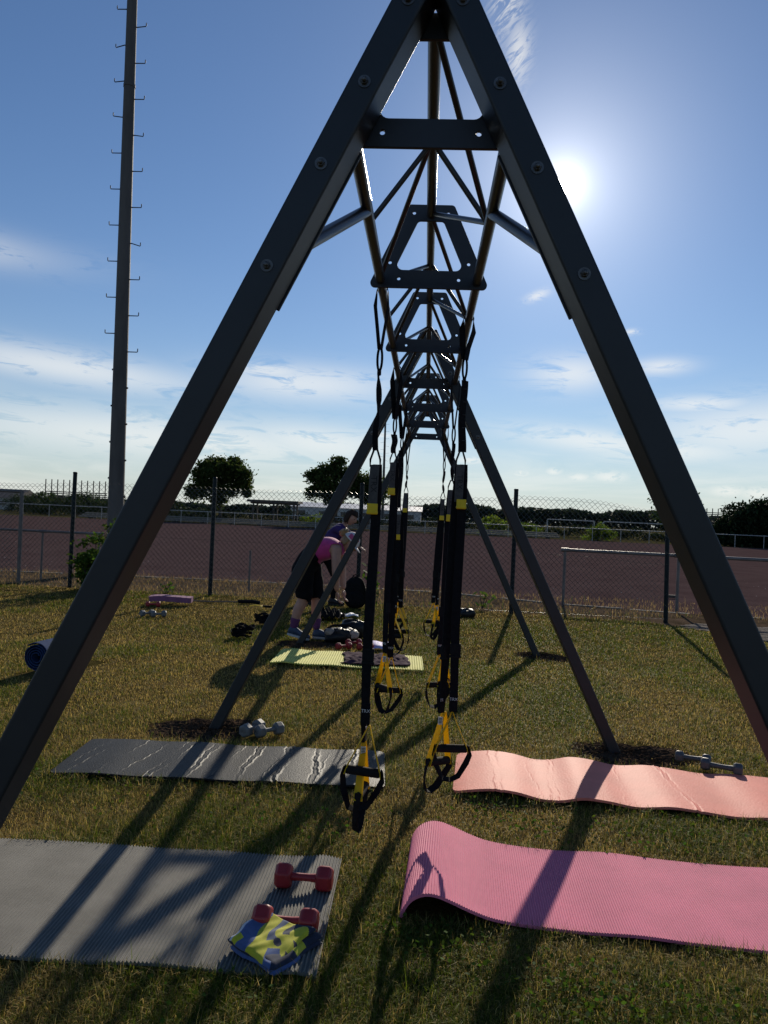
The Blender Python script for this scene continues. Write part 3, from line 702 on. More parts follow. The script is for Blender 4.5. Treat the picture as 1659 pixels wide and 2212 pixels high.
# crumpled cloth, bags, straps
def crumple(name, label, cat, m, loc, size, rz=0.0, amp=.03, seed=1, base=.02, thick=.008, n=46, freq=14):
    r = random.Random(seed); ph = [r.uniform(0, 6.3) for _ in range(10)]; vs = []
    for i in range(n+1):
        for j in range(n+1):
            u, v = i/n-.5, j/n-.5; e = min(.5-abs(u), .5-abs(v)); fall = min(1, e/.12)
            f = abs(math.sin(freq*u+5*v+ph[0]+1.5*math.sin(7*v+ph[3])))*.55+abs(math.sin(freq*.7*v-6*u+ph[1]+math.sin(9*u+ph[4])))*.45+.25*math.sin(freq*2.1*u+ph[2]-freq*v)
            vs.append((size[0]*(u+.03*math.sin(6*v+ph[5])+.02*math.sin(13*v+ph[6])), size[1]*(v+.04*math.sin(5*u+ph[7])+.02*math.sin(12*u+ph[8])), base+amp*f*(.35+.65*fall)))
    n1 = n+1; fs = [(i*n1+j, (i+1)*n1+j, (i+1)*n1+j+1, i*n1+j+1) for i in range(n) for j in range(n)]
    o = MB().add(vs, fs).build(name, m, None, True); so = o.modifiers.new('s', 'SOLIDIFY'); so.thickness = thick; so.offset = -1
    o.location = loc; o.rotation_euler = (0, 0, rz); return tag(o, label, cat)
M_tow = mat('towel_purple', (.036, .014, .030), .95, col2=(.085, .045, .068), vscale=30, bump=.6, bscale=300, dist=.002, spec=.1)
M_cloth = mat('cloth_black', (.009, .009, .010), .9, spec=.1, var=.3, vscale=30, bump=.4, bscale=200, dist=.002)
M_bag = mat('bag_nylon_black', (.010, .010, .012), .42, spec=.3, var=.3, vscale=30, bump=.5, bscale=40, dist=.01)
M_bagg = mat('bag_pale_panel', (.30, .26, .23), .6, var=.2, vscale=30)
M_paper = mat('paper_white', (.72, .72, .74), .7, var=.04, vscale=10)
M_lav = mat('paper_lavender', (.42, .38, .62), .7, var=.04, vscale=10)
crumple('towel', 'crumpled dark purple towel spread over the yellow mat', 'towel', M_tow, (-.42, 7.42, .035), (.62, .56), .04, .026, 4, .004, .006, 60, 16)
crumple('jacket', 'black jacket thrown on the grass behind the bending woman', 'jacket', M_cloth, (-1.28, 10.35, .02), (.42, .5), .3, .10, 9, .02)
pp = MB(); pp.add([(-.14+.28*i/8, -.1+.2*j, .03+.012*math.sin(i*1.3+j)) for i in range(9) for j in (0, 1)], [(2*i, 2*i+2, 2*i+3, 2*i+1) for i in range(8)])
o = pp.build('paper_sheet', M_paper, None, True); o.location = (-1.0, 10.5, .03); o.rotation_euler = (.05, 0, .15); so = o.modifiers.new('s', 'SOLIDIFY'); so.thickness = .002; tag(o, 'white paper sheet lying on the grass by the black jacket', 'paper')
pp = MB(); pp.add([(-.1+.2*i/6, -.14+.28*j, .0+.008*math.sin(i*1.1+j)) for i in range(7) for j in (0, 1)], [(2*i, 2*i+2, 2*i+3, 2*i+1) for i in range(6)])
o = pp.build('paper_sheet', M_lav, None, True); o.location = (-.40, 8.2, .05); o.rotation_euler = (.12, 0, .1); so = o.modifiers.new('s', 'SOLIDIFY'); so.thickness = .002; tag(o, 'lavender paper sheet lying just beyond the yellow mat', 'paper')
def blob(c, r, seed, amp=.12, nu=20, nv=14, flat=None):
    rg = random.Random(seed); ph = [rg.uniform(0, 6.3) for _ in range(6)]; vs = []; fs = []
    for i in range(nv+1):
        th = math.pi*i/nv
        for k in range(nu):
            a = 2*math.pi*k/nu; q = 1+amp*(.5*math.sin(2*a+3*th+ph[0])+.4*math.sin(5*a-2*th+ph[1])+.3*math.sin(4*th+3*a+ph[2]))
            ex = lambda t: math.copysign(abs(t)**.75, t)
            z = c[2]+r[2]*ex(math.cos(th))*q
            if flat is not None: z = max(z, flat)
            vs.append((c[0]+r[0]*ex(math.sin(th)*math.cos(a))*q, c[1]+r[1]*ex(math.sin(th)*math.sin(a))*q, z))
    for i in range(nv):
        for k in range(nu): fs.append((i*nu+k, (i+1)*nu+k, (i+1)*nu+(k+1) % nu, i*nu+(k+1) % nu))
    return vs, fs
def strap_heap(label, loc, seed, m=None, n=7, R=.09, cat='strap'):
    r = random.Random(seed); mb = MB()
    for i in range(n):
        a0 = r.uniform(0, 6.28); c = (r.uniform(-.06, .06), r.uniform(-.05, .05)); rx, ry = R*r.uniform(.6, 1.4), R*r.uniform(.4, .9); pts = []; dirs = []
        for k in range(13):
            a = a0+5.0*k/12; pts.append((c[0]+rx*math.cos(a), c[1]+ry*math.sin(a), .02+.012*i+.035*abs(math.sin(a*1.3+i)))); dirs.append(Vector((math.cos(a)*.4, math.sin(a)*.4, 1)))
        mb.ribbon(pts, dirs, .032, .004)
    mb.tube([(-.09, -.02, .05), (.06, .01, .06)], .018, 10)
    o = mb.build('strap_heap', m or M_web, None); o.location = loc; o.rotation_euler = (0, 0, r.uniform(0, 3)); return tag(o, label, cat)
strap_heap('small heap of black straps lying alone on the grass', (-1.97, 8.46, .0), 3, n=9, R=.10)
strap_heap('heap of black straps beside the front leg of the bending woman', (-1.93, 9.45, .0), 8, n=9, R=.11)
h = thing('loose_handle', 'loose yellow strap handle with black grip lying on the grass', 'strap handle', (-2.33, 10.9, .03), .1)
MB().ribbon([(-.13, 0, .03), (-.05, .02, .045), (.03, .0, .04), (.1, .02, .02)], (0, 1, .3), .04, .004).build('handle_strap', M_yel, h)
autosmooth(MB().lathe([(0, .06), (.017, .062), (.018, .12), (.017, .19), (0, .192)], 12, (0, .01, .03), 'X').build('grip', M_grip, h), 40)
mb = MB().ribbon([(-2.66, 11.55, .03), (-2.9, 11.5, .035), (-3.2, 11.42, .03), (-3.45, 11.35, .04)], (0, 1, .3), .05, .006); mb.tube([(-2.78, 11.52, .04), (-2.55, 11.56, .045), (-2.45, 11.55, .03)], .03, 8)
tag(mb.build('resistance_strap', M_web, None), 'long black strap stretched out on the grass from the lilac mat', 'strap')
g = thing('gym_bag', 'stuffed black gym bag slumped on the grass behind the red dumbbells', 'bag', (-.88, 8.56, 0), .1)
for nm, c, r, sd, m in (('bag_body', (0, 0, .075), (.20, .13, .085), 2, M_bag), ('bag_pocket', (.02, -.09, .11), (.085, .05, .05), 5, M_bag), ('bag_flap', (-.12, -.05, .115), (.06, .05, .04), 7, M_bagg), ('bag_pocket', (.13, -.08, .10), (.06, .05, .045), 12, M_bagg)):
    vs, fs = blob(c, r, sd, .14); MB().add(vs, fs).build(nm, m, g, True)
g2 = tag(MB().add(*blob((0, 0, .11), (.17, .11, .10), 21, .18)).build('bundle', M_bag, None, True), 'glossy black jacket bundle behind the gym bag', 'bundle'); g2.location = (-.78, 8.86, 0)
MB_s = MB().ribbon([(-.16, 0, .15), (-.1, -.06, .19), (0, -.08, .20), (.1, -.06, .19), (.16, 0, .15)], (0, .6, 1), .03, .004).build('bag_handle', M_web, g)
vs, fs = blob((0, 0, .055), (.13, .10, .07), 31, .2); o = tag(MB().add(vs, fs).build('pouch', M_bag, None, True), 'small black pouch on the grass below the fence weeds', 'pouch'); o.location = (.66, 11.3, 0)
bk = thing('backpack', 'black backpack standing upright on the grass before the leafy sapling', 'backpack', (-1.02, 11.72, 0), .2)
vs, fs = blob((0, 0, .235), (.165, .11, .24), 41, .06, 24, 16); MB().add(vs, fs).build('pack_body', M_cloth, bk, True)
vs, fs = blob((0.0, -.105, .15), (.12, .05, .12), 42, .06, 20, 12); MB().add(vs, fs).build('front_pocket', M_cloth, bk, True)
autosmooth(MB().tube([(-.05, .02, .46), (-.04, .02, .50), (0, .02, .515), (.04, .02, .50), (.05, .02, .46)], .009, 8).build('grab_handle', M_web, bk), 60)
for s in (-1, 1): MB().ribbon([(s*.07, .1, .43), (s*.12, .14, .38), (s*.14, .15, .2), (s*.12, .1, .06)], (1, 0, 0), .05, .01).build('shoulder_strap', M_web, bk)

# ------------------------------------------------------------------ fences, rails, masts
M_post = mat('post_green_coating', (.006, .014, .018), .5, var=.25, vscale=5, spec=.2)
M_wire = mat('wire_galvanised', (.07, .075, .07), .4, .5, var=.2, vscale=3)
M_galv = mat('galvanised_pipe', (.15, .14, .135), .5, .35, var=.25, vscale=5, bump=.2, bscale=90, dist=.002)
M_mast = mat('mast_concrete', (.085, .078, .070), .75, var=.35, vscale=1.6, bump=.25, bscale=30, stretch=(1, 1, .25), dist=.01)
M_iron = mat('step_iron', (.018, .021, .03), .6, .0, var=.2, vscale=10)
M_wood = mat('weathered_wood', (.075, .060, .048), .85, var=.35, vscale=3, stretch=(1, 1, .2))
FP = [(-10.7, 12.78), (-8.3, 12.68), (-5.886, 12.554), (-3.46, 12.40), (-1.03, 12.24), (1.395, 12.074), (3.757, 12.055)]
cum = [0]
for a, b in zip(FP[:-1], FP[1:]): cum.append(cum[-1]+math.hypot(b[0]-a[0], b[1]-a[1]))
def fpt(s):
    s = min(max(s, 0), cum[-1])
    for i in range(len(FP)-1):
        if s <= cum[i+1]:
            t = (s-cum[i])/(cum[i+1]-cum[i]); a, b = FP[i], FP[i+1]; return a[0]+(b[0]-a[0])*t, a[1]+(b[1]-a[1])*t, t, i
def ftop(s):
    x, y, t, i = fpt(s); z = 1.77-.02*math.sin(math.pi*t)+.012*math.sin(s*2.3)
    if i == 5: z = 1.82-.14*math.exp(-((t-.92)/.30)**2)
    if i <= 1: z = 1.74-.05*math.sin(math.pi*t)
    return z
fence = thing('chain_link_fence', 'sagging chain-link fence on dark posts between lawn and red pitch', 'fence', (-1.03, 12.24, 0))
for i, (x, y) in enumerate(FP):
    lean = {6: -.05, 2: .01}.get(i, 0)
    o = MB().tube([(x, y, -.1), (x+lean*.4, y, 1.0), (x+lean, y, 1.92)], .034, 12).build('fence_post', M_post, None); autosmooth(o, 50); world_child(o, fence)
    world_child(MB().lathe([(.036, 1.915), (.037, 1.93), (.03, 1.942), (0, 1.944)], 12, (x+lean, y, 0)).build('post_cap', M_post, None, True), o)
mb = MB(); st = .083
def wp(s, z):
    x, y, t, i = fpt(s); k = ftop(s)/1.77; return (x, y-.04+.012*math.sin(s*1.9+z*2.2)+.008*math.sin(s*5.1), .02+z*k)
H = 1.743
for d in (-1, 1):
    s = -H if d > 0 else 0
    while s < cum[-1]+(H if d < 0 else 0):
        pts = []
        n = 8
        for k in range(n+1):
            z = H*k/n; ss = s+d*z
            pts.append((ss, z))
        # clip to the length of the fence
        pts = [p for p in pts if -.001 <= p[0] <= cum[-1]+.001]
        if len(pts) > 1: mb.tube([wp(*p) for p in pts], .0026, 3, caps=False)
        s += st
for zz in (.02, .9, 1.72):
    mb.tube([wp(cum[-1]*k/120, zz) for k in range(121)], .0018, 4)
for k in range(int(cum[-1]/st)):
    a = wp(k*st, H); b = wp(k*st+st*.5, H); mb.tube([a, (b[0], b[1], b[2]+.03), wp(k*st+st, H)], .0025, 3, caps=False)
o = tag(mb.build('wire_mesh', M_wire, None), kind='stuff'); world_child(o, fence)
# mesh gate standing behind the fence
gt = thing('mesh_gate', 'grey tubular gate frame filled with wire mesh, behind the chain-link fence', 'gate', (-7.02, 13.0, 0))
o = MB().tube([(-7.02, 13.02, -.05), (-7.03, 13.02, 1.60)], .032, 12).build('gate_post', M_galv, None); world_child(autosmooth(o, 50), gt)
o = MB().tube([(-7.02, 13.02, 1.58), (-10.2, 13.15, 1.60)], .028, 12).build('gate_rail', M_galv, None); world_child(autosmooth(o, 50), gt)
o = MB().tube([(-10.2, 13.15, -.05), (-10.2, 13.15, 1.62)], .032, 12).build('gate_post', M_galv, None); world_child(autosmooth(o, 50), gt)
mb = MB()
for d in (-1, 1):
    for k in range(-20, 60):
        pts = []
        for j in range(9):
            z = .05+1.5*j/8; xx = -7.04-(k*.083+(d*(z-.05)))
            if -10.2 < xx < -7.03: pts.append((xx, 13.02+(-7.02-xx)*.04, z))
        if len(pts) > 1: mb.tube(pts, .0022, 3, caps=False)
tag(world_child(mb.build('wire_mesh', M_wire, None), gt), kind='stuff')
M_railw = mat('rail_white_paint', (.42, .41, .39), .6, var=.15, vscale=2)
def barrier(label, posts, h, r=.03, rail_from=None, m=M_galv):
    t = thing('pipe_barrier', label, 'barrier', (posts[0][0], posts[0][1], 0))
    for x, y in posts:
        o = MB().tube([(x, y, -.1), (x, y, h-.01)], r*.85, 10).build('barrier_post', m, None); world_child(autosmooth(o, 50), t)
        world_child(autosmooth(MB().tube([(x-.07, y, h), (x+.07, y, h)], r*1.25, 10).build('rail_clamp', m, None), 50), o)
    pts = ([rail_from] if rail_from else [])+list(posts)
    o = MB().tube([(x, y, h) for x, y in pts], r, 10).build('rail', m, None); world_child(autosmooth(o, 50), t)
    return t
barrier('galvanised pipe barrier along the pitch by the gap in the fence', [(2.51, 13.86), (4.40, 13.55), (6.3, 13.2), (8.2, 12.85), (10.2, 12.5)], .965)
barrier('galvanised pipe barrier along the pitch behind the mesh gate', [(-5.95, 13.8), (-7.03, 13.82), (-9.0, 13.85), (-11, 13.9)], .875, .022)
barrier('white pipe barrier along the far side of the red pitch', [(-52+2.6*i, 72.6) for i in range(42)], 1.1, .035, m=M_railw)
o = MB().tube([(-3.05, 13.4, -.1), (-3.05, 13.4, .72)], .018, 8).build('marker_post', M_galv, None); tag(autosmooth(o, 50), 'thin lone grey stake at the edge of the pitch', 'stake')
def mast(label, x, y, H, r0_, r1_, lean, z_first, z_last, step, out, lamp=None, cat='light mast'):
    t = thing('light_mast', label, cat, (x, y, 0))
    P = lambda z: Vector((x+lean*z, y, z)); Rz = lambda z: r0_+(r1_-r0_)*z/H
    o = MB().tube([P(z) for z in (-.3, H*.2, H*.4, H*.6, H*.8, H)], [Rz(z) for z in (-.3, H*.2, H*.4, H*.6, H*.8, H)], 24).build('mast_shaft', M_mast, None); world_child(autosmooth(o, 50), t)
    r = random.Random(int(H*7+x)); z = z_first; s = 1
    k = 0
    while z < z_last:
        p = P(z); R_ = Rz(z); dz = r.choice([0, 0, .0, .02, -.02, -.05])*out/.2
        if lamp is None and z < 4.5:
            q = MB().tube([p+Vector((s*(R_-.02), 0, 0)), p+Vector((s*(R_+.028), 0, 0))], .02, 8).build('step_socket', M_iron, None)
        else:
            q = MB().tube([p+Vector((s*(R_-.02), 0, 0)), p+Vector((s*(R_+.03), 0, 0)), p+Vector((s*(R_+out), 0, dz)), p+Vector((s*(R_+out+.008), 0, dz+.012)), p+Vector((s*(R_+out+.01), 0, dz+.075))], [.016, .011, .010, .010, .010], 8).build('step_iron', M_iron, None)
        world_child(autosmooth(q, 50), t); s = -s; z += step; k += 1
    if lamp is None:
        c = P(10.35); world_child(MB().tube([c-Vector((0, 0, .03)), c+Vector((0, 0, .03))], Rz(10.3)+.01, 24).build('collar', M_mast, None), t)
    else:
        for dx in lamp:
            world_child(MB().box(P(H-.15)+Vector((dx, -.1, 0)), (.5, .4, .42)).build('floodlight', M_iron, None, bevel=.04), t)
        world_child(MB().box(P(H-.15), (1.2, .12, .12)).build('lamp_bracket', M_iron, None), t)
    return t
mast('thick tapering grey light mast with climbing irons behind the chain-link fence', -6.555, 16, 16.5, .173, .082, -.0132, 1.6, 16.2, .385, .205)
mast('thin distant light mast with one floodlight beyond the far side of the pitch', -5.3, 95, 15.1, .19, .10, -.012, 2.0, 14, .45, .34, lamp=(-.62,))
# wooden ball-stop fences in the distance
def ball_stop(label, x0, x1, y, h, sp, z0, z1, every):
    t = thing('ball_stop_fence', label, 'fence', ((x0+x1)/2, y, 0))
    x = x0
    while x <= x1:
        world_child(MB().box((x, y, h/2), (.13, .13, h)).build('fence_post', M_wood, None), t); x += sp
    z = z0
    while z < z1:
        world_child(MB().box(((x0+x1)/2, y-.09, z), (x1-x0, .04, .16)).build('slat', M_wood, None), t); z += every
ball_stop('tall slatted ball-stop fence beside the dark evergreen thicket', 51.5, 64, 150, 5.6, 1.06, .3, 5.0, .32)
ball_stop('tall slatted ball-stop fence behind the bushes near the light mast', -66, -55, 130, 5.3, 1.06, .3, 3.2, .32)
# timber shelter
sh = thing('timber_shelter', 'open timber shelter with a flat roof beyond the pitch', 'shelter', (-16.2, 82, 0))
for x in (-18.4, -16.2, -14.0):
    for y in (81.2, 83.2):
        p = world_child(MB().box((x, y, 1.1), (.16, .16, 2.2)).build('post', M_wood, None), sh)
        for s in (-1, 1):
            if -18.6 < x+s*.5 < -13.8: world_child(MB().tube([(x, y, 1.65), (x+s*.5, y, 2.15)], .05, 6).build('brace', M_wood, None), p)
for y in (81.2, 83.2): world_child(MB().box((-16.2, y, 2.24), (5.0, .14, .16)).build('beam', M_wood, None), sh)
world_child(MB().box((-16.25, 82.2, 2.46), (5.5, 3.0, .24)).build('roof', M_wood, None), sh)
# terrace steps behind the far barrier
tr = thing('terrace_steps', 'low concrete spectator steps behind the far barrier', 'steps', (0, 75, 0))
for k, (x0, x1) in enumerate(((-34, 12.8),)*3):
    world_child(MB().box(((x0+x1)/2, 73.9+.75*k, .14+.16*k), (x1-x0, .5, .12)).build('step', M_conc, None), tr)
    for q in range(17):
        world_child(MB().box((x0+1+q*2.8, 73.95+.75*k, .0+.08*k), (.15, .3, .2+.16*k)).build('step_block', M_wood, None), tr)
def goal(label, x0, x1, y, h=1.85):
    t = thing('goal', label, 'goal', ((x0+x1)/2, y, 0))
    for x in (x0, x1):
        world_child(MB().tube([(x, y, 0), (x, y, h)], .05, 8).build('goal_post', M_railw, None), t)
        world_child(MB().tube([(x, y, h-.05), (x, y+.5, h-.1), (x, y+1.2, .8), (x, y+1.3, 0)], .025, 6).build('net_hoop', M_railw, None), t)
    world_child(MB().tube([(x0, y, h), (x1, y, h)], .055, 8).build('crossbar', M_railw, None), t)
goal('white goal frame beyond the barrier with its end hidden by a bush', 13.2, 18.2, 84); goal('white goal frame beyond the barrier standing clear of bushes', 19.2, 26.2, 84)
M_wallw = mat('wall_render', (.45, .43, .40), .9, var=.15, vscale=1); M_roofd = mat('roof_dark', (.06, .05, .05), .8, var=.2, vscale=1); M_roofw = mat('roof_pale', (.55, .56, .58), .5, var=.1, vscale=.4)
M_glass = mat('window_glass', (.03, .035, .04), .1)
def house(name, label, cat, x, y, w, d, h, rh, roofm, wins=3, cols=M_wallw):
    t = thing(name, label, cat, (x, y, 0))
    MB().box((0, 0, h/2), (w, d, h)).build('wall', cols, t)
    MB().add([(-w/2-.3, -d/2-.3, h), (w/2+.3, -d/2-.3, h), (w/2+.3, d/2+.3, h), (-w/2-.3, d/2+.3, h), (-w/2-.3, 0, h+rh), (w/2+.3, 0, h+rh)], [(0, 1, 5, 4), (2, 3, 4, 5), (0, 4, 3), (1, 2, 5), (0, 3, 2, 1)]).build('roof', roofm, t)
    for k in range(wins):
        o = MB().box((-w/2+w*(k+.5)/wins, -d/2-.02, h*.55), (w/wins*.4, .08, h*.35)).build('window', M_wallw, t); MB().box((-w/2+w*(k+.5)/wins, -d/2-.06, h*.55), (w/wins*.36, .05, h*.31)).build('pane', M_glass, o)
house('clubhouse', 'small house with a dark gabled roof far behind the mesh gate', 'house', -62.5, 110, 8, 7, 1.7, 1.3, M_roofd, 2)
house('sports_hall', 'long low hall with a pale roof far beyond the pitch', 'hall', -15, 170, 28, 12, 2.7, 1.1, M_roofw, 6)
# two dark bricks left on the pitch
for (x, y, a, t) in ((17.0, 40.5, .1, 'dark timber block lying out on the red pitch'), (5.2, 16.4, .05, 'short dark timber block lying on the pitch near the pipe barrier')):
    sc_ = 1 if y < 20 else 2
    o = MB().box((0, 0, .02), (.20*sc_, .07*sc_, .06*sc_)).build('timber_block', M_wood, None, bevel=.008); o.location = (x, y, -.01); o.rotation_euler = (0, 0, a); tag(o, t, 'timber block')

# ------------------------------------------------------------------ foliage
M_leaf = leafmat('leaves_backlit', .35); M_leafd = leafmat('leaves_dark', .2, boost=.8); M_bark = mat('bark', (.05, .04, .03), .9, var=.3, vscale=8, bump=.6, bscale=30)
def leaf_cloud(C, size, col, colv, seed, name, aspect=.55, flat=.0, up=0.0):
    """C (n,3) leaf centres -> diamond leaves with a fold; col base colour, colv brightness spread"""
    g = np.random.default_rng(seed); n = len(C)
    d = g.normal(size=(n, 3)); d[:, 2] *= (1-flat); d[:, 2] += up; d /= np.linalg.norm(d, axis=1)[:, None]
    e = g.normal(size=(n, 3)); e -= d*(e*d).sum(1)[:, None]; e /= np.linalg.norm(e, axis=1)[:, None]
    s = size*g.uniform(.6, 1.4, n)[:, None]
    v = np.stack([C-d*s*.5, C+e*s*aspect*.5, C+d*s*.5, C-e*s*aspect*.5], 1).reshape(-1, 3)
    c = np.asarray(col)[None, :]*g.uniform(1-colv, 1+colv, n)[:, None]; c[:, 0] *= g.uniform(.8, 1.25, n)
    return np_mesh(name, v, np.arange(4*n), np.full(n, 4), np.repeat(c, 4, axis=0))
def clump_points(center, radii, nclump, per, spread, seed, shell=.55, floor=None):
    g = np.random.default_rng(seed); out = []; cs = []
    while len(cs) < nclump:
        p = g.uniform(-1, 1, 3); q = np.linalg.norm(p)
        if q > 1 or q < shell*g.uniform(0, 1): continue
        cs.append(p)
    cs = np.array(cs)*np.array(radii)+np.array(center)
    for c in cs:
        k = int(per*g.uniform(.5, 1.4)); out.append(c+g.normal(size=(k, 3))*spread*g.uniform(.6, 1.25)*np.array([1, 1, .75]))
    P = np.concatenate(out)
    if floor is not None: P = P[P[:, 2] > floor]
    return P, cs
M_leafb = leafmat('leaves_sunlit', .6, boost=1.5)
def tree(name, label, x, y, zc, radii, leaf, seed, trunk_r=.16, nclump=60, per=110, spread=.5, col=(.045, .065, .018), m=None, lobes=()):
    t = thing(name, label, 'tree', (x, y, 0)); P, cs = clump_points((x, y, zc), radii, nclump, per, spread, seed)
    for q, (lx, lz, lr, ln) in enumerate(lobes):
        P2, c2 = clump_points((x+lx, y, zc+lz), (lr, lr, lr*.8), ln, per, spread*.8, seed+50+q); P = np.concatenate([P, P2]); cs = np.concatenate([cs, c2])
    mb = MB(); zb = zc-radii[2]*.75
    mb.tube([(x, y, -.1), (x+.05, y, zb*.5), (x, y, zb), (x, y, zc)], [trunk_r*1.3, trunk_r, trunk_r*.8, trunk_r*.4], 10)
    for c in cs[::3]: mb.tube([(x, y, zb+(c[2]-zb)*.15), ((x+c[0])/2, (y+c[1])/2, zb+(c[2]-zb)*.55), tuple(c)], [trunk_r*.4, trunk_r*.25, trunk_r*.08], 5)
    world_child(mb.build('trunk', M_bark, None, True), t)
    world_child(tag(link('crown', leaf_cloud(P, leaf, col, .45, seed+1, 'crown'), m or M_leaf), kind='stuff'), t)
    return t
tree('broadleaf_tree', 'round broadleaf tree standing beyond the pitch beside the timber shelter', -22.2, 82, 4.6, (2.8, 2.6, 2.05), .32, 11, nclump=70, per=150, spread=.40, lobes=((-2.6, -1.3, .9, 10), (2.4, -.9, .9, 10), (-.9, 1.9, .9, 9), (1.2, 1.6, .9, 9), (-2.0, .9, .9, 9), (2.6, .5, .6, 6), (.2, -1.9, 1.2, 9)))
tree('broadleaf_tree', 'wide spiky tree behind the frame, beyond the pitch', -9.4, 80, 4.5, (2.3, 2.2, 1.8), .32, 12, nclump=55, per=140, spread=.38, lobes=((-2.2, .6, .8, 8), (-1.2, 1.7, .8, 8), (.2, 2.3, .5, 5), (1.6, 1.0, .8, 8), (-2.4, -.9, .7, 6)))
tree('broadleaf_tree', 'loose lower tree grown into the wide spiky tree', -5.9, 81, 4.0, (1.6, 1.8, 1.5), .34, 17, nclump=48, per=120, spread=.42)
tree('broadleaf_tree', 'far tree rising behind the rig leg near the ball-stop fence', 30.2, 95, 4.0, (2.5, 2.2, 2.3), .32, 13, nclump=50, per=90, spread=.5, col=(.03, .05, .018))
def bush(name, label, x, y, radii, leaf, seed, col=(.04, .065, .015), nclump=40, per=90, spread=.22, m=None, zc=None, cat='bush', floor=0.0):
    t = thing(name, label, cat, (x, y, 0)); zc = radii[2]*.55 if zc is None else zc
    P, cs = clump_points((x, y, zc), radii, nclump, per, spread, seed, .3, floor)
    mb = MB()
    for c in cs[::3]: mb.tube([(x+(c[0]-x)*.3, y+(c[1]-y)*.3, -.05), ((x+c[0]*2)/3, (y+c[1]*2)/3, c[2]*.6), tuple(c)], [.03*radii[2], .02*radii[2], .006], 5)
    world_child(mb.build('stems', M_bark, None), t)
    world_child(tag(link('foliage', leaf_cloud(P, leaf, col, .5, seed+1, 'foliage'), m or M_leaf), kind='stuff'), t); return t
bush('evergreen_thicket', 'big dark dense evergreen thicket beside the slatted ball-stop fence', 33.2, 77, (4.6, 3.0, 3.0), .32, 21, (.018, .032, .014), 220, 150, .45, M_leafd, 1.6)
bush('clipped_bush', 'squat bush with a bright sunlit top in front of the goals', 16.75, 75, (1.5, 1.1, .95), .14, 22, (.05, .075, .014), 60, 90, .18, M_leafb)
bush('clipped_bush', 'small bright bush beyond the terrace steps near the shelter', -11.5, 78.5, (1.35, 1.0, .85), .14, 23, (.06, .085, .015), 45, 80, .18, M_leafb)
bush('clipped_bush', 'sunlit bush beyond the terrace behind the hanging straps', 7.0, 80, (1.8, 1.2, 1.25), .16, 24, (.055, .08, .014), 55, 80, .22, M_leafb)
bush('clipped_bush', 'low bush growing between the straps and the rig leg beyond the terrace', 10.4, 79, (1.4, 1.0, .95), .15, 25, (.05, .075, .014), 40, 80, .2, M_leafb)
bush('garden_bush', 'rounded bush standing between the clubhouse and the slatted ball-stop fence', -45.5, 90, (2.0, 1.6, 1.7), .22, 26, (.03, .05, .015), 50, 80, .3)
bush('garden_bush', 'broad dark bush in front of the slatted fence near the light mast', -41.8, 92, (3.2, 2, 1.55), .22, 27, (.022, .036, .013), 80, 90, .35)
bush('garden_bush', 'dark bush in front of the clubhouse', -51, 96, (3.2, 2, 1.3), .22, 28, (.022, .036, .013), 60, 80, .35)
def hedge(label, x0, x1, y, h, d, seed, col, leaf=.22, n=9000, bump=.25):
    g = np.random.default_rng(seed); X = g.uniform(x0, x1, n); top = h+bump*np.sin(X*1.1+seed)+bump*.7*np.sin(X*2.7)+bump*.5*np.sin(X*.37+1)
    P = np.stack([X, y+g.uniform(-d/2, d/2, n), top*g.beta(1.5, 1.0, n)+g.normal(0, .06, n)], 1)
    t = thing('hedge', label, 'hedge', ((x0+x1)/2, y, 0)); world_child(tag(link('foliage', leaf_cloud(P, leaf, col, .5, seed+3, 'foliage'), M_leafd), kind='stuff'), t)
    mb = MB(); 
    for k in range(int((x1-x0)/1.2)): mb.tube([(x0+k*1.2, y, -.1), (x0+k*1.2+.2, y, h*.7)], .04, 5)
    world_child(mb.build('stems', M_bark, None), t)
hedge('long dark hedge running behind the shelter and terrace', -38, 9, 87, 1.15, 1.4, 31, (.022, .034, .012), n=14000)
hedge('dark hedge running behind the white goals', 9, 40, 88, .95, 1.4, 32, (.024, .036, .013), n=9000)
hedge('tall shrub belt beyond the pitch between light mast and round tree', -45, -24, 84, 1.7, 2.2, 33, (.028, .042, .015), n=10000, bump=.5)
# distant wood
g = np.random.default_rng(41); n = 60000
X = g.uniform(-420, 520, n); hgt = 6.2+2.0*np.sin(X*.013+.6)+1.0*np.sin(X*.041+2)+.9*np.sin(X*.11)+.7*np.sin(X*.23+1)+1.6*(X > 20)
hgt = np.where(X < -90, hgt*.8, hgt)
P = np.stack([X, 450+g.uniform(-14, 14, n), hgt*g.beta(1.5, 1.0, n)+g.normal(0, .3, n)], 1)
tag(link('forest', leaf_cloud(P, 2.0, (.028, .040, .024), .4, 42, 'forest', aspect=.8), M_leafd), 'distant dark wood along the horizon', 'forest', kind='stuff')
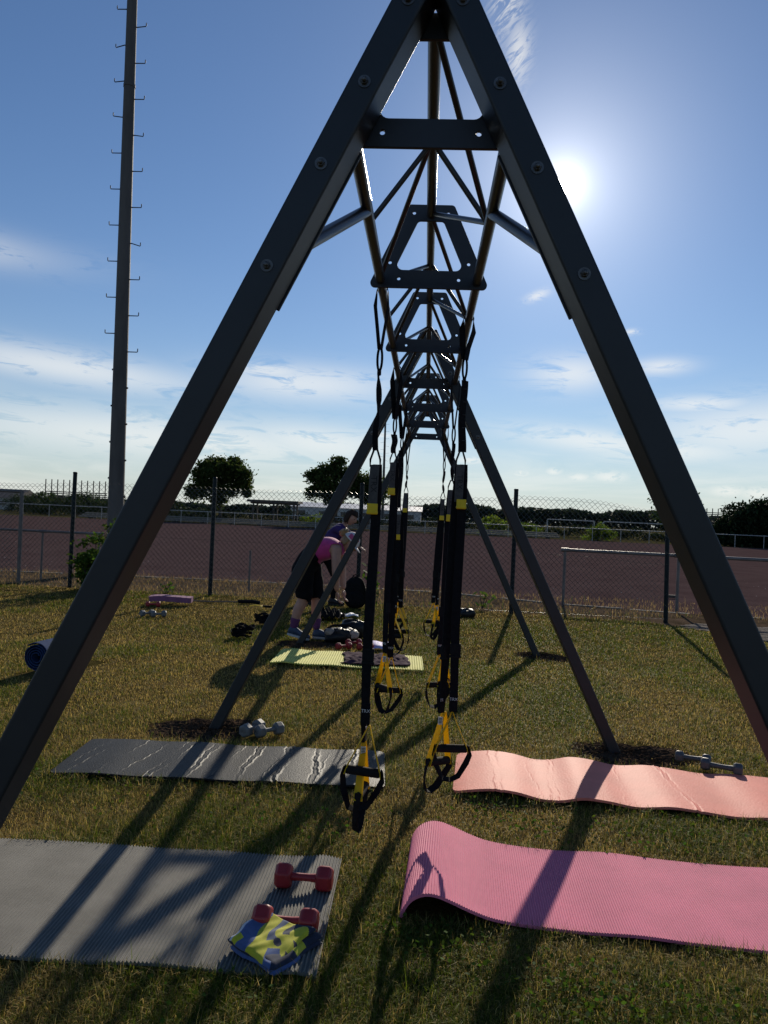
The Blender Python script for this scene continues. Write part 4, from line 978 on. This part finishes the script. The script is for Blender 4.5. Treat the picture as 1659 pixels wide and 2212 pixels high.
# plants along the near fence
bush('fence_shrub', 'leafy green shrub climbing the fence post below the light mast', -5.35, 12.42, (.36, .26, .60), .075, 51, (.055, .095, .018), 46, 60, .07, M_leaf, .42)
bush('fence_vine', 'thin climbing vine on the fence above the leafy shrub', -5.1, 12.5, (.18, .06, .40), .055, 52, (.06, .095, .02), 20, 26, .05, M_leaf, .95, floor=.3)
def sapling(label, x, y, h, seed, n=26, leaf=.15):
    t = thing('sapling', label, 'plant', (x, y, 0)); r = random.Random(seed); mb = MB(); C = []
    for st_ in range(3):
        dx, dy = r.uniform(-.12, .12), r.uniform(-.1, .1); hh = h*r.uniform(.7, 1)
        mb.tube([(x, y, 0), (x+dx*.5, y+dy*.5, hh*.5), (x+dx, y+dy, hh)], [.008, .006, .003], 6)
        for k in range(n//3):
            q = r.uniform(.15, 1); C.append((x+dx*q+r.uniform(-.09, .09), y+dy*q+r.uniform(-.09, .09), hh*q))
    world_child(mb.build('stem', M_bark, None), t); g = np.random.default_rng(seed); C = np.array(C)
    for k in range(len(C)):
        me = leaf_cloud(C[k:k+1], leaf, (.07, .115, .02), .3, seed*100+k, 'leaf', .38, .3, -.3); world_child(link('leaf', me, M_leaf), t)
sapling('green sapling with long leaves growing behind the black backpack', -.74, 11.75, .78, 3, 60, .15)
sapling('small leafy weed standing at the fence beside the black pouch', .98, 12.5, .34, 4, 24, .10)
sapling('low yellowish weed by the fence behind the rig leg', -4.2, 12.5, .22, 6, 24, .08)

# ------------------------------------------------------------------ grass
def vnoise(x, y, seed, f):
    g = np.random.default_rng(seed); o = 0; a = 1; t = 0
    for k in range(4):
        for _ in range(3):
            th, ph = g.uniform(0, 6.28), g.uniform(0, 6.28); o = o+a*np.sin(f*(x*np.cos(th)+y*np.sin(th))+ph+1.2*np.sin(.6*f*(y*np.cos(th)-x*np.sin(th))+ph)); t += a
        f *= 1.9; a *= .6
    return .5+.9*o/t*1.6*.5
def inside(px, py, poly):
    c = np.zeros(len(px), bool); j = len(poly)-1
    for i in range(len(poly)):
        xi, yi = poly[i]; xj, yj = poly[j]
        if yi != yj: c ^= ((yi > py) != (yj > py)) & (px < (xj-xi)*(py-yi)/(yj-yi)+xi)
        j = i
    return c
M_grass = leafmat('grass_blades', .40, .6, .10)
def make_blades(px, py, L, w, tint, seed, name, z0=0.0, lean=.6):
    g = np.random.default_rng(seed); n = len(px); az = g.uniform(0, 2*np.pi, n); ln = np.abs(g.normal(lean, .35, n))
    dx, dy = np.cos(az), np.sin(az); wx, wy = -dy, dx
    tw = g.uniform(-.6, .6, n); wx, wy = wx*np.cos(tw)-wy*np.sin(tw), wx*np.sin(tw)+wy*np.cos(tw)
    s1, c1 = np.sin(ln*.45), np.cos(ln*.45); s2, c2 = np.sin(np.minimum(ln*1.5, 2.0)), np.cos(np.minimum(ln*1.5, 2.0))
    r = np.stack([px, py, np.full(n, z0)], 1); m1 = r+np.stack([dx*s1, dy*s1, c1], 1)*(L*.5)[:, None]; tp = m1+np.stack([dx*s2, dy*s2, c2], 1)*(L*.55)[:, None]
    tp[:, 2] = np.maximum(tp[:, 2], z0+.004)
    W_ = np.stack([wx, wy, np.zeros(n)], 1)*(w*.5)[:, None]
    v = np.stack([r-W_, r+W_, m1+W_*.8, m1-W_*.8, tp], 1).reshape(-1, 3); b = (np.arange(n)*5)[:, None]
    f = np.concatenate([b+np.array([[0, 1, 2, 3]]), b+np.array([[3, 2, 4]])], 1).ravel(); sz = np.tile([4, 3], n)
    return np_mesh(name, v, f, sz, np.repeat(tint, 5, axis=0))
def lawn_grass(N=780000, seed=77):
    g = np.random.default_rng(seed); out = []
    # distance from the viewpoint drawn so that far grass is sparser
    M_ = int(N*2.2); y = 1.5*np.exp(g.uniform(0, 1, M_)*np.log(12.7/1.5)); half = .5*y+.75
    x = -.0542*y+g.uniform(-1, 1, M_)*half
    keep = g.uniform(0, 1, M_) < np.minimum(1.0, half/(.5*y+.75))*np.minimum(1, .35+.65*np.clip((12.7-y)/8, 0, 1))
    keep &= inside(x, y, EDGE+[(-40, -8)])
    for P in MATS: keep &= ~inside(x, y, P)
    for dx, dy, rx, ry in DIRT:
        q = ((x-dx)/rx)**2+((y-dy)/ry)**2; keep &= (q > 1) | (g.uniform(0, 1, M_) < .06+.5*np.clip(q-.55, 0, 1))
    x, y = x[keep][:N], y[keep][:N]; n = len(x)
    d = np.hypot(x, y); lush = vnoise(x, y, 5, 1.7); fine = vnoise(x, y, 6, 6.0)
    green = (lush-.42)*1.9+(fine-.5)*.9+.40
    green += .42*np.exp(-((x-2.5)/2.5)**2-((y-9)/3.5)**2)+.28*np.exp(-((x-.8)/1.2)**2-((y-2.1)/.8)**2)-.75*np.exp(-((x+4.6)/1.3)**2-((y-8.2)/1.3)**2)-.25*np.exp(-((x+1)/1.5)**2-((y-6)/1.2)**2)
    green = np.clip(green, .03, 1)
    thin = g.uniform(0, 1, n) < .45+.55*np.clip(green+.35*fine, 0, 1); x, y, d, green, fine, lush = (k[thin] for k in (x, y, d, green, fine, lush)); n = len(x)
    L = (.020+.022*np.clip(fine, 0, 1)**1.5+.014*green)*g.uniform(.55, 1.4, n)*np.where(d > 5, .85, 1.0); L *= np.where(g.uniform(0, 1, n) < .04, 1.7, 1)
    w = np.maximum(.0017, .00046*d)*g.uniform(.7, 1.4, n)
    G = np.array([.085, .112, .014]); S = np.array([.42, .31, .112]); B = np.array([.17, .112, .05])
    isg = g.uniform(0, 1, n) < .06+.66*green; isb = g.uniform(0, 1, n) < .35
    tint = np.where(isg[:, None], G, np.where(isb[:, None], B, S))*g.uniform(.5, 1.5, n)[:, None]
    tint = tint*.85+.15*(G*green[:, None]+S*(1-green[:, None]))
    tag(link('grass', make_blades(x, y, L, w, tint, seed+1, 'grass', lean=.95), M_grass), 'short patchy lawn grass, part green and part dry', 'grass', kind='stuff')
lawn_grass()
def verge_grass():
    g = np.random.default_rng(91); n = 60000; y = g.uniform(11.6, 15.4, n); x = g.uniform(-9, 8, n)
    edge = np.exp(-((y-(12.62-.10*np.maximum(x, -2)))/.42)**2)+.9*np.exp(-((y-(15.15-.35*np.maximum(x-.2, 0)))/.22)**2)
    k = (g.uniform(0, 1, n) < .10+.75*edge*np.clip(vnoise(x, y, 9, 2.2)*1.4-.2, 0, 1)) & ~((x > 3.4) & (y < 12.6))
    x, y = x[k], y[k]; n = len(x); L = g.uniform(.03, .10, n)*(1+.9*(g.uniform(0, 1, n) < .12)); w = g.uniform(.004, .009, n)
    isg = g.uniform(0, 1, n) < .28*np.clip(1.4-(y-12)/1.2, .1, 1); tint = np.where(isg[:, None], np.array([.06, .09, .02]), np.array([.26, .185, .09]))*g.uniform(.6, 1.3, n)[:, None]
    tag(link('verge_grass', make_blades(x, y, L, w, tint, 92, 'verge_grass', -.02, .5), M_grass), 'dry straggling grass along the fence and pitch edge', 'grass', kind='stuff')
verge_grass()
def tufts():
    g = np.random.default_rng(131); X = []; Y = []
    for P in MATS[:5]:
        for a, b in ((0, 1), (1, 2), (2, 3), (3, 0)):
            (x0, y0), (x1, y1) = P[a], P[b]; ln = math.hypot(x1-x0, y1-y0); n = int(ln*620); t = g.uniform(0, 1, n)
            keep = vnoise(x0+(x1-x0)*t, y0+(y1-y0)*t, 15, 9.0) > .42; t = t[keep]; n = len(t)
            cx, cy = sum(p[0] for p in P)/4, sum(p[1] for p in P)/4; nx, ny = (y1-y0)/ln, -(x1-x0)/ln
            if nx*((x0+x1)/2-cx)+ny*((y0+y1)/2-cy) < 0: nx, ny = -nx, -ny
            o = .016+np.abs(g.normal(0, .03, n)); X.append(x0+(x1-x0)*t+nx*o); Y.append(y0+(y1-y0)*t+ny*o)
    n = 9000; x = g.uniform(-2.2, 2.4, n); y = g.uniform(1.7, 5.2, n); k = vnoise(x, y, 16, 5.0) > .68; X.append(x[k]); Y.append(y[k])
    x = np.concatenate(X); y = np.concatenate(Y); k = np.ones(len(x), bool)
    for P in MATS: k &= ~inside(x, y, P)
    x, y = x[k], y[k]; n = len(x); L = g.uniform(.035, .075, n); w = g.uniform(.0018, .0032, n)
    tint = np.where((g.uniform(0, 1, n) < .62)[:, None], np.array([.075, .105, .02]), np.array([.36, .27, .11]))*g.uniform(.6, 1.4, n)[:, None]
    tag(link('grass_tufts', make_blades(x, y, L, w, tint, 132, 'grass_tufts', 0, .7), M_grass), 'longer grass tufts around the mats', 'grass', kind='stuff')
tufts()
def weeds():
    g = np.random.default_rng(101); P = []
    for cx, cy, r, n in ((.62, 2.28, .13, 260), (.48, 2.42, .10, 150), (.15, 2.50, .10, 110), (-.05, 2.62, .08, 70), (.95, 2.33, .12, 120), (.55, 3.62, .16, 140), (1.0, 3.55, .2, 150), (.35, 3.75, .1, 90), (-1.4, 3.72, .3, 90), (-.55, 3.5, .25, 160), (-.35, 3.35, .2, 120), (-.6, 2.2, .12, 40), (1.3, 3.6, .2, 120)):
        P.append(np.stack([g.normal(cx, r, n), g.normal(cy, r*.7, n), g.uniform(.02, .055, n)], 1))
    P = np.concatenate(P); keep = np.ones(len(P), bool)
    for Q in MATS: keep &= ~inside(P[:, 0], P[:, 1], Q)
    tag(link('lawn_weeds', leaf_cloud(P[keep], .016, (.06, .10, .018), .4, 102, 'lawn_weeds', .75, .5), M_leaf), 'small leafy weeds in the lawn between the mats', 'weeds', kind='stuff')
weeds()
def pebbles():
    g = np.random.default_rng(111); n = 1700; y = 12.4+(g.uniform(0, 1, n)**2.2)*22; x = g.uniform(-.58, .55, n)*y; s = g.uniform(.004, .013, n)*(1+.04*(y-12))
    base = np.array([(1, 0, 0), (0, 1, 0), (-1, 0, 0), (0, -1, 0), (0, 0, .8)]); fs = np.array([(0, 1, 4), (1, 2, 4), (2, 3, 4), (3, 0, 4)])
    rot = g.uniform(0, 6.28, n); v = base[None]*s[:, None, None]; c, sn = np.cos(rot)[:, None], np.sin(rot)[:, None]
    vx = v[..., 0]*c-v[..., 1]*sn*.7; vy = v[..., 0]*sn+v[..., 1]*c*.7; v = np.stack([vx+x[:, None], vy+y[:, None], v[..., 2]-.03], -1)
    f = (np.arange(n)*5)[:, None, None]+fs[None]; col = np.repeat(np.where(g.uniform(0, 1, n)[:, None] < .25, np.array([.45, .42, .40]), np.array([.16, .10, .09])), 5, axis=0)
    tag(link('gravel', np_mesh('gravel', v.reshape(-1, 3), f.ravel(), np.full(n*4, 3), col), leafmat('stone', 0.0, .9)), 'loose gravel on the verge and pitch', 'gravel', kind='stuff')
pebbles()

# ------------------------------------------------------------------ people
M_skin = mat('skin', (.46, .25, .18), .55, var=.08, vscale=25, bump=.1, bscale=300, dist=.001)
M_top = mat('top_magenta', (.50, .035, .20), .8, var=.1, vscale=12, bump=.5, bscale=30, dist=.006, sheen=.3)
M_short = mat('shorts_black', (.007, .007, .009), .9, spec=.1, var=.2, vscale=12, bump=.5, bscale=25, dist=.006)
M_purp = mat('tshirt_violet', (.040, .018, .12), .85, var=.12, vscale=12, bump=.5, bscale=30, dist=.006)
M_hairb = mat('hair_blond', (.34, .22, .10), .5, col2=(.20, .12, .05), vscale=50, stretch=(1, 1, .2), bump=.5, bscale=120, dist=.004)
M_haird = mat('hair_dark', (.016, .010, .008), .6, spec=.15, col2=(.055, .030, .018), vscale=50, stretch=(1, 1, .2), bump=.5, bscale=120, dist=.004)
M_cap = mat('cap_white', (.60, .58, .60), .8, var=.06, vscale=20); M_capp = mat('cap_pink', (.52, .09, .20), .8, var=.06, vscale=20)
M_sock = mat('sock_plum', (.13, .04, .12), .9, var=.1, vscale=40, bump=.3, bscale=200, dist=.002)
M_shoe = mat('shoe_blue', (.045, .075, .13), .7, var=.2, vscale=40, bump=.3, bscale=150, dist=.002); M_sole = mat('shoe_sole', (.50, .50, .48), .7, var=.1, vscale=20)
M_shoeb = mat('shoe_black', (.014, .014, .016), .7, var=.2, vscale=40)
M_eye = mat('eye_dark', (.01, .008, .006), .2); M_lip = mat('lip', (.30, .09, .08), .5)
def skin_mesh(J, E, root, sub=2):
    """J: {name: (x,y,z,r)}; E: bones; grows one continuous surface over the skeleton"""
    names = list(J); ix = {n: i for i, n in enumerate(names)}
    me = bpy.data.meshes.new('body'); me.from_pydata([J[n][:3] for n in names], [(ix[a], ix[b]) for a, b in E], [])
    o = bpy.data.objects.new('tmp', me); COL.objects.link(o); sk = o.modifiers.new('Skin', 'SKIN'); sk.use_smooth_shade = True
    if not me.skin_vertices:
        bpy.context.view_layer.objects.active = o; bpy.ops.mesh.customdata_skin_add()
    for n in names:
        d = me.skin_vertices[0].data[ix[n]]; r = J[n][3]; d.radius = (r, J[n][4] if len(J[n]) > 4 else r); d.use_root = (n == root)
    sb = o.modifiers.new('Sub', 'SUBSURF'); sb.levels = sub; sb.render_levels = sub
    out = bake(o); bpy.data.objects.remove(o); return out
def head_mesh(mtx):
    """head with brow, nose, mouth, chin, eyes and ears; local +X is the face, +Z the crown"""
    mb = MB(); nu, nv = 36, 28; vs = []
    for i in range(nv+1):
        th = math.pi*i/nv
        for k in range(nu):
            a = 2*math.pi*k/nu; dx, dy, dz = math.sin(th)*math.cos(a), math.sin(th)*math.sin(a), math.cos(th)
            x, y, z = .092*dx, .074*dy, .112*dz
            if dz < 0: y *= 1+.22*dz; x *= 1+(.10*dz if dx > 0 else .25*dz)
            if dx > 0:
                gz = lambda z0, s: math.exp(-((z-z0)/s)**2); gy = lambda y0, s: math.exp(-((y-y0)/s)**2)
                x += .022*gz(-.018, .02)*gy(0, .011)+.012*gz(.004, .022)*gy(0, .008)           # nose
                x -= .010*gz(.008, .013)*(gy(.030, .014)+gy(-.030, .014))                      # eye sockets
                x += .005*gz(.028, .012)*math.exp(-(y/.045)**2)                                # brow
                x += .006*gz(-.056, .007)*gy(0, .018)-.005*gz(-.064, .006)*gy(0, .02)          # lips
                x += .010*gz(-.092, .016)*gy(0, .022)                                          # chin
            vs.append((x, y, z))
    fs = [(i*nu+k, (i+1)*nu+k, (i+1)*nu+(k+1) % nu, i*nu+(k+1) % nu) for i in range(nv) for k in range(nu)]
    mb.add(vs, fs)
    for s in (-1, 1):
        mb.mi = 0; mb.add(*blob((-.008, s*.072, -.008), (.017, .008, .030), 5+s, .05, 12, 8))
        mb.mi = 1; mb.add(*blob((.076, s*.029, .007), (.007, .012, .006), 5, 0, 10, 8))
    mb.mi = 2; mb.add(*blob((.088, 0, -.057), (.006, .02, .007), 5, 0, 12, 8))
    me = mb.mesh('head'); me.transform(mtx); return me
def frame(pos, fwd, up):
    f = Vector(fwd).normalized(); u = Vector(up); y = u.cross(f).normalized(); z = f.cross(y)
    m = Matrix((f, y, z)).transposed().to_4x4(); m.translation = pos; return m
def hand_mesh(wrist, d, palm_n, curl=.5, side=1):
    """palm and five fingers; d points along the hand, palm_n out of the palm"""
    d = Vector(d).normalized(); n = Vector(palm_n); n = (n-d*n.dot(d)).normalized(); s = d.cross(n)*side; w = Vector(wrist); parts = []
    J = {'a': (*w, .022, .018), 'b': (*(w+d*.04), .030, .015), 'c': (*(w+d*.078), .034, .013)}
    parts.append(skin_mesh(J, [('a', 'b'), ('b', 'c')], 'a', 1))
    for off, L, b in ((-.030, .066, .080), (-.010, .076, .084), (.010, .072, .083), (.028, .056, .076)):
        p0 = w+d*(b-.02)+s*off; a = d; P = [p0]; c = curl
        for q, l in enumerate((.02, L*.45, L*.32, L*.25)):
            if q: a = (d*math.cos(c*q*.7)+n*math.sin(c*q*.7)).normalized()
            P.append(P[-1]+a*l)
        J = {str(i): (*p, .0085-.0007*i) for i, p in enumerate(P)}; parts.append(skin_mesh(J, [(str(i), str(i+1)) for i in range(4)], '0', 1))
    p0 = w+d*.025-s*.022; P = [p0, p0+(d*.5-s*.8)*.03, p0+(d*.5-s*.8)*.03+(d*.8-s*.3+n*.4)*.03, p0+(d*.5-s*.8)*.03+(d*.8-s*.3+n*.4)*.03+(d*.9+n*.5)*.024]
    J = {str(i): (*p, .0105-.001*i) for i, p in enumerate(P)}; parts.append(skin_mesh(J, [(str(i), str(i+1)) for i in range(3)], '0', 1))
    return parts
def join_meshes(L, name):
    bm = bmesh.new()
    for me in L: bm.from_mesh(me)
    out = bpy.data.meshes.new(name); bm.to_mesh(out); bm.free()
    return out
def seg_d(p, a, b):
    ab = b-a; t = max(0, min(1, (p-a).dot(ab)/max(ab.length_squared, 1e-9))); return (p-(a+ab*t)).length, t
def garment(body, J, bones, test, name, m, parent, off=.012, wr=.006, seed=1):
    """clothing: the part of the body surface that belongs to the given bones, grown outwards"""
    bm = bmesh.new(); bm.from_mesh(body); allb = J['__E']; rg = random.Random(seed); ph = [rg.uniform(0, 6) for _ in range(4)]
    rem = []
    for f in bm.faces:
        c = f.calc_center_median(); best = None
        for a, b in allb:
            ra, rb = J[a], J[b]; d, t = seg_d(c, Vector(ra[:3]), Vector(rb[:3])); q = d/(ra[3]+(rb[3]-ra[3])*t)
            if best is None or q < best[0]: best = (q, (a, b), t)
        if best[1] not in bones or not test(c, best[1], best[2]): rem.append(f)
    bmesh.ops.delete(bm, geom=rem, context='FACES'); bm.normal_update()
    for v in bm.verts: v.co += v.normal*(off+wr*(math.sin(v.co.x*31+v.co.z*23+ph[0])+math.sin(v.co.z*47-v.co.y*29+ph[1]))*.5)
    me = bpy.data.meshes.new(name); bm.to_mesh(me); bm.free(); o = link(name, me, m, None, True)
    so = o.modifiers.new('s', 'SOLIDIFY'); so.thickness = .006; so.offset = -.5; sb = o.modifiers.new('u', 'SUBSURF'); sb.levels = 1; sb.render_levels = 1
    return world_child(o, parent)
def shoe(parent, heel, toe, m, pitch=0.0, sole=M_sole):
    """running shoe from heel to toe on the ground"""
    h = Vector(heel); t = Vector(toe); d = (t-h); L = d.length; M_ = frame(h, d, (0, 0, 1)); mb = MB(); vs = []; K = 14; n = 14
    prof = [(0, .030, .05), (.08, .036, .085), (.2, .038, .095), (.35, .038, .085), (.55, .043, .062), (.75, .048, .050), (.92, .040, .042), (1.0, .012, .03)]
    for u, w, hh in prof:
        for k in range(n):
            a = 2*math.pi*k/n; vs.append((u*L, w*math.cos(a), max(.012, .022+(hh-.0)*.5+hh*.5*math.sin(a))))
    fs = [(i*n+k, i*n+(k+1) % n, (i+1)*n+(k+1) % n, (i+1)*n+k) for i in range(len(prof)-1) for k in range(n)]+[tuple(range(n)), tuple(range((len(prof)-1)*n, len(prof)*n))]
    mb.add(vs, fs); o = mb.build('shoe', m, None, True); o.data.transform(M_); world_child(o, parent)
    mb = MB(); ring = [(u*L, w*1.06) for u, w, _ in prof]; vs = []
    for u, w in ring: vs += [(u, w, .0), (u, w, .026), (u, -w, .026), (u, -w, 0)]
    fs = [(i*4+k, i*4+(k+1) % 4, (i+1)*4+(k+1) % 4, (i+1)*4+k) for i in range(len(ring)-1) for k in range(4)]+[(0, 1, 2, 3), tuple(range(len(vs)-4, len(vs)))]
    mb.add(vs, fs); s = mb.build('sole', sole, None, bevel=.005); s.data.transform(M_); world_child(s, o); return o
def hair_cap(head_m, name, m, parent, cut, scale=1.12, extra=None, seed=1, lumps=.05):
    mb = MB(); nu, nv = 40, 28; rg = random.Random(seed); ph = [rg.uniform(0, 6) for _ in range(5)]; vs = []; keep = []
    for i in range(nv+1):
        th = math.pi*i/nv
        for k in range(nu):
            a = 2*math.pi*k/nu; d = Vector((math.sin(th)*math.cos(a), math.sin(th)*math.sin(a), math.cos(th)))
            q = scale*(1+lumps*(math.sin(9*a+ph[0]+4*th)+.7*math.sin(17*a+ph[1]-5*th)+.5*math.sin(7*th+ph[2]))*.5)
            vs.append((.095*d.x*q, .080*d.y*q, .114*d.z*q)); keep.append(cut(d))
    fs = [(i*nu+k, (i+1)*nu+k, (i+1)*nu+(k+1) % nu, i*nu+(k+1) % nu) for i in range(nv) for k in range(nu) if all(keep[j] for j in (i*nu+k, (i+1)*nu+k, (i+1)*nu+(k+1) % nu, i*nu+(k+1) % nu))]
    mb.add(vs, fs)
    if extra: extra(mb)
    o = mb.build(name, m, None, True); o.data.transform(head_m); so = o.modifiers.new('s', 'SOLIDIFY'); so.thickness = .008; so.offset = -1; return world_child(o, parent)
def person(label, loc, J, E, hands, headm):
    p = thing('person', label, 'person', loc); body = skin_mesh(J, E, 'pelvis'); bare = body
    parts = [body, head_mesh(headm)]
    for h in hands: parts += hand_mesh(*h)
    me = join_meshes(parts, 'body'); n0 = len(body.polygons); hd = parts[1]; mi = np.zeros(len(me.polygons), dtype=np.int32); hm = np.zeros(len(hd.polygons), dtype=np.int32); hd.polygons.foreach_get('material_index', hm); mi[n0:n0+len(hm)] = hm
    for k in (M_skin, M_eye, M_lip): me.materials.append(k)
    me.polygons.foreach_set('material_index', mi); o = link('body', me, None, None, True); world_child(o, p); J['__E'] = E
    return p, bare
def bending_woman():
    J = {'pelvis': (-1.335, 8.65, .895, .150), 'waist': (-1.21, 8.65, 1.00, .138), 'mid': (-1.10, 8.65, 1.045, .140), 'chest': (-1.00, 8.65, 1.045, .132), 'neckb': (-.925, 8.65, 1.055, .070), 'neck': (-.885, 8.65, 1.075, .048),
         'shR': (-.975, 8.515, 1.02, .062), 'elR': (-.965, 8.475, .77, .046), 'wrR': (-.945, 8.50, .565, .028), 'shL': (-.965, 8.785, 1.02, .062), 'elL': (-.93, 8.83, .78, .046), 'wrL': (-.90, 8.78, .565, .028),
         'hipR': (-1.355, 8.555, .82, .118), 'thR': (-1.335, 8.555, .65, .102), 'knR': (-1.315, 8.56, .47, .070), 'cfR': (-1.385, 8.56, .33, .064), 'anR': (-1.425, 8.56, .12, .038),
         'hipL': (-1.315, 8.745, .82, .118), 'thL': (-1.255, 8.735, .65, .100), 'knL': (-1.195, 8.725, .47, .068), 'cfL': (-1.20, 8.72, .32, .062), 'anL': (-1.18, 8.715, .10, .036)}
    E = [('pelvis', 'waist'), ('waist', 'mid'), ('mid', 'chest'), ('chest', 'neckb'), ('neckb', 'neck'), ('chest', 'shR'), ('shR', 'elR'), ('elR', 'wrR'), ('chest', 'shL'), ('shL', 'elL'), ('elL', 'wrL'),
         ('pelvis', 'hipR'), ('hipR', 'thR'), ('thR', 'knR'), ('knR', 'cfR'), ('cfR', 'anR'), ('pelvis', 'hipL'), ('hipL', 'thL'), ('thL', 'knL'), ('knL', 'cfL'), ('cfL', 'anL')]
    hm = frame((-.845, 8.645, 1.115), (.62, -.12, -.62), (.7, 0, .62))
    p, body = person('person bending down in a magenta top, black shorts and a white cap', (-1.27, 8.65, 0), J, E, [((-.945, 8.50, .565), (.15, .1, -1), (1, 0, .1), .6, 1), ((-.90, 8.78, .565), (.1, -.15, -1), (1, 0, .1), .6, -1)], hm)
    garment(body, J, [('pelvis', 'waist'), ('waist', 'mid'), ('mid', 'chest'), ('chest', 'neckb'), ('chest', 'shR'), ('chest', 'shL')], lambda c, b, t: not (b == ('pelvis', 'waist') and c.x < -1.25) and not (b == ('chest', 'neckb') and t > .75) and not (b[1][:2] == 'sh' and t > .9), 'top', M_top, p, .010, .007, 3)
    garment(body, J, [('pelvis', 'waist'), ('pelvis', 'hipR'), ('pelvis', 'hipL'), ('hipR', 'thR'), ('hipL', 'thL'), ('thR', 'knR'), ('thL', 'knL')], lambda c, b, t: c.x < -1.18 or b != ('pelvis', 'waist'), 'shorts', M_short, p, .026, .008, 5)
    for a, b in (('cfR', 'anR'), ('cfL', 'anL')): garment(body, J, [(a, b)], lambda c, bb, t: t > .38, 'sock', M_sock, p, .006, .002, 2)
    sh_ = shoe(p, (-1.49, 8.555, .055), (-1.24, 8.55, .0), M_shoe); shoe(p, (-1.225, 8.715, 0), (-.965, 8.70, 0), M_shoe)
    hair_cap(hm, 'hair', M_hairb, p, lambda d: d.z > -.55 and d.x < .1 and d.z < .45, 1.07, lambda mb: mb.add(*blob((-.125, 0, .03), (.038, .038, .05), 4, .25)), 3, .04)
    o = hair_cap(hm, 'cap', M_cap, p, lambda d: d.z > .22, 1.15, None, 9, .0)
    b = MB(); vs = []
    for i in range(9):
        a = rad(-62+15.5*i); vs += [(.10*math.cos(a), .085*math.sin(a), .028), (.175*math.cos(a), .088*math.sin(a), .010)]
    b.add(vs, [(2*i, 2*i+1, 2*i+3, 2*i+2) for i in range(8)]); br = b.build('cap_brim', M_cap, None, True); br.data.transform(hm); so = br.modifiers.new('s', 'SOLIDIFY'); so.thickness = .004; world_child(br, o)
    hair_cap(hm, 'cap_panel', M_capp, o, lambda d: .30 < d.z < .72 and abs(d.y) > .25 and -.5 < d.x < .75, 1.175, None, 9, .0)
def standing_woman():
    J = {'pelvis': (-1.56, 12.0, .84, .135), 'waist': (-1.50, 12.0, .97, .115), 'mid': (-1.43, 12.0, 1.08, .125), 'chest': (-1.345, 11.99, 1.18, .120), 'neckb': (-1.27, 11.985, 1.255, .060), 'neck': (-1.225, 11.98, 1.29, .046),
         'shR': (-1.33, 11.86, 1.20, .054), 'elR': (-1.17, 11.79, 1.02, .038), 'wrR': (-1.00, 11.84, .93, .025), 'shL': (-1.30, 12.13, 1.20, .054), 'elL': (-1.10, 12.16, 1.05, .038), 'wrL': (-.99, 12.02, 1.16, .025),
         'hipR': (-1.62, 11.90, .77, .10), 'thR': (-1.70, 11.89, .62, .088), 'knR': (-1.775, 11.89, .45, .058), 'cfR': (-1.83, 11.90, .31, .052), 'anR': (-1.86, 11.91, .09, .034),
         'hipL': (-1.51, 12.09, .77, .10), 'thL': (-1.44, 12.07, .62, .088), 'knL': (-1.385, 12.05, .45, .058), 'cfL': (-1.39, 12.03, .30, .052), 'anL': (-1.40, 12.02, .09, .034)}
    E = [('pelvis', 'waist'), ('waist', 'mid'), ('mid', 'chest'), ('chest', 'neckb'), ('neckb', 'neck'), ('chest', 'shR'), ('shR', 'elR'), ('elR', 'wrR'), ('chest', 'shL'), ('shL', 'elL'), ('elL', 'wrL'),
         ('pelvis', 'hipR'), ('hipR', 'thR'), ('thR', 'knR'), ('knR', 'cfR'), ('cfR', 'anR'), ('pelvis', 'hipL'), ('hipL', 'thL'), ('thL', 'knL'), ('knL', 'cfL'), ('cfL', 'anL')]
    hm = frame((-1.16, 11.96, 1.375), (.80, -.30, -.42), (.45, 0, .8))
    p, body = person('person with short dark hair in a violet t-shirt leaning forward at the fence', (-1.6, 12, 0), J, E, [((-1.00, 11.84, .93), (.9, .2, -.35), (0, .3, -1), .7, 1), ((-.99, 12.02, 1.16), (.4, -.5, .8), (-.6, 0, .3), .7, -1)], hm)
    garment(body, J, [('pelvis', 'waist'), ('waist', 'mid'), ('mid', 'chest'), ('chest', 'neckb'), ('chest', 'shR'), ('chest', 'shL'), ('shR', 'elR'), ('shL', 'elL')], lambda c, b, t: not (b == ('pelvis', 'waist') and c.z < .80) and not (b == ('chest', 'neckb') and t > .8) and not (b[1][:2] == 'el' and t > .6), 'tshirt', M_purp, p, .016, .010, 7)
    garment(body, J, [('pelvis', 'waist'), ('pelvis', 'hipR'), ('pelvis', 'hipL'), ('hipR', 'thR'), ('hipL', 'thL'), ('thR', 'knR'), ('thL', 'knL')], lambda c, b, t: c.z < .92, 'leggings', M_short, p, .010, .005, 8)
    for a, b in (('cfR', 'anR'), ('cfL', 'anL')): garment(body, J, [(a, b)], lambda c, bb, t: True, 'sock', M_short, p, .006, .002, 2)
    shoe(p, (-1.92, 11.91, 0), (-1.68, 11.88, 0), M_shoeb, sole=M_shoeb); shoe(p, (-1.46, 12.02, 0), (-1.21, 11.95, 0), M_shoeb, sole=M_shoeb)
    hair_cap(hm, 'hair', M_haird, p, lambda d: (d.x < .25 and d.z > -.75) or d.z > .42, 1.17, None, 5, .10)
bending_woman(); standing_woman()
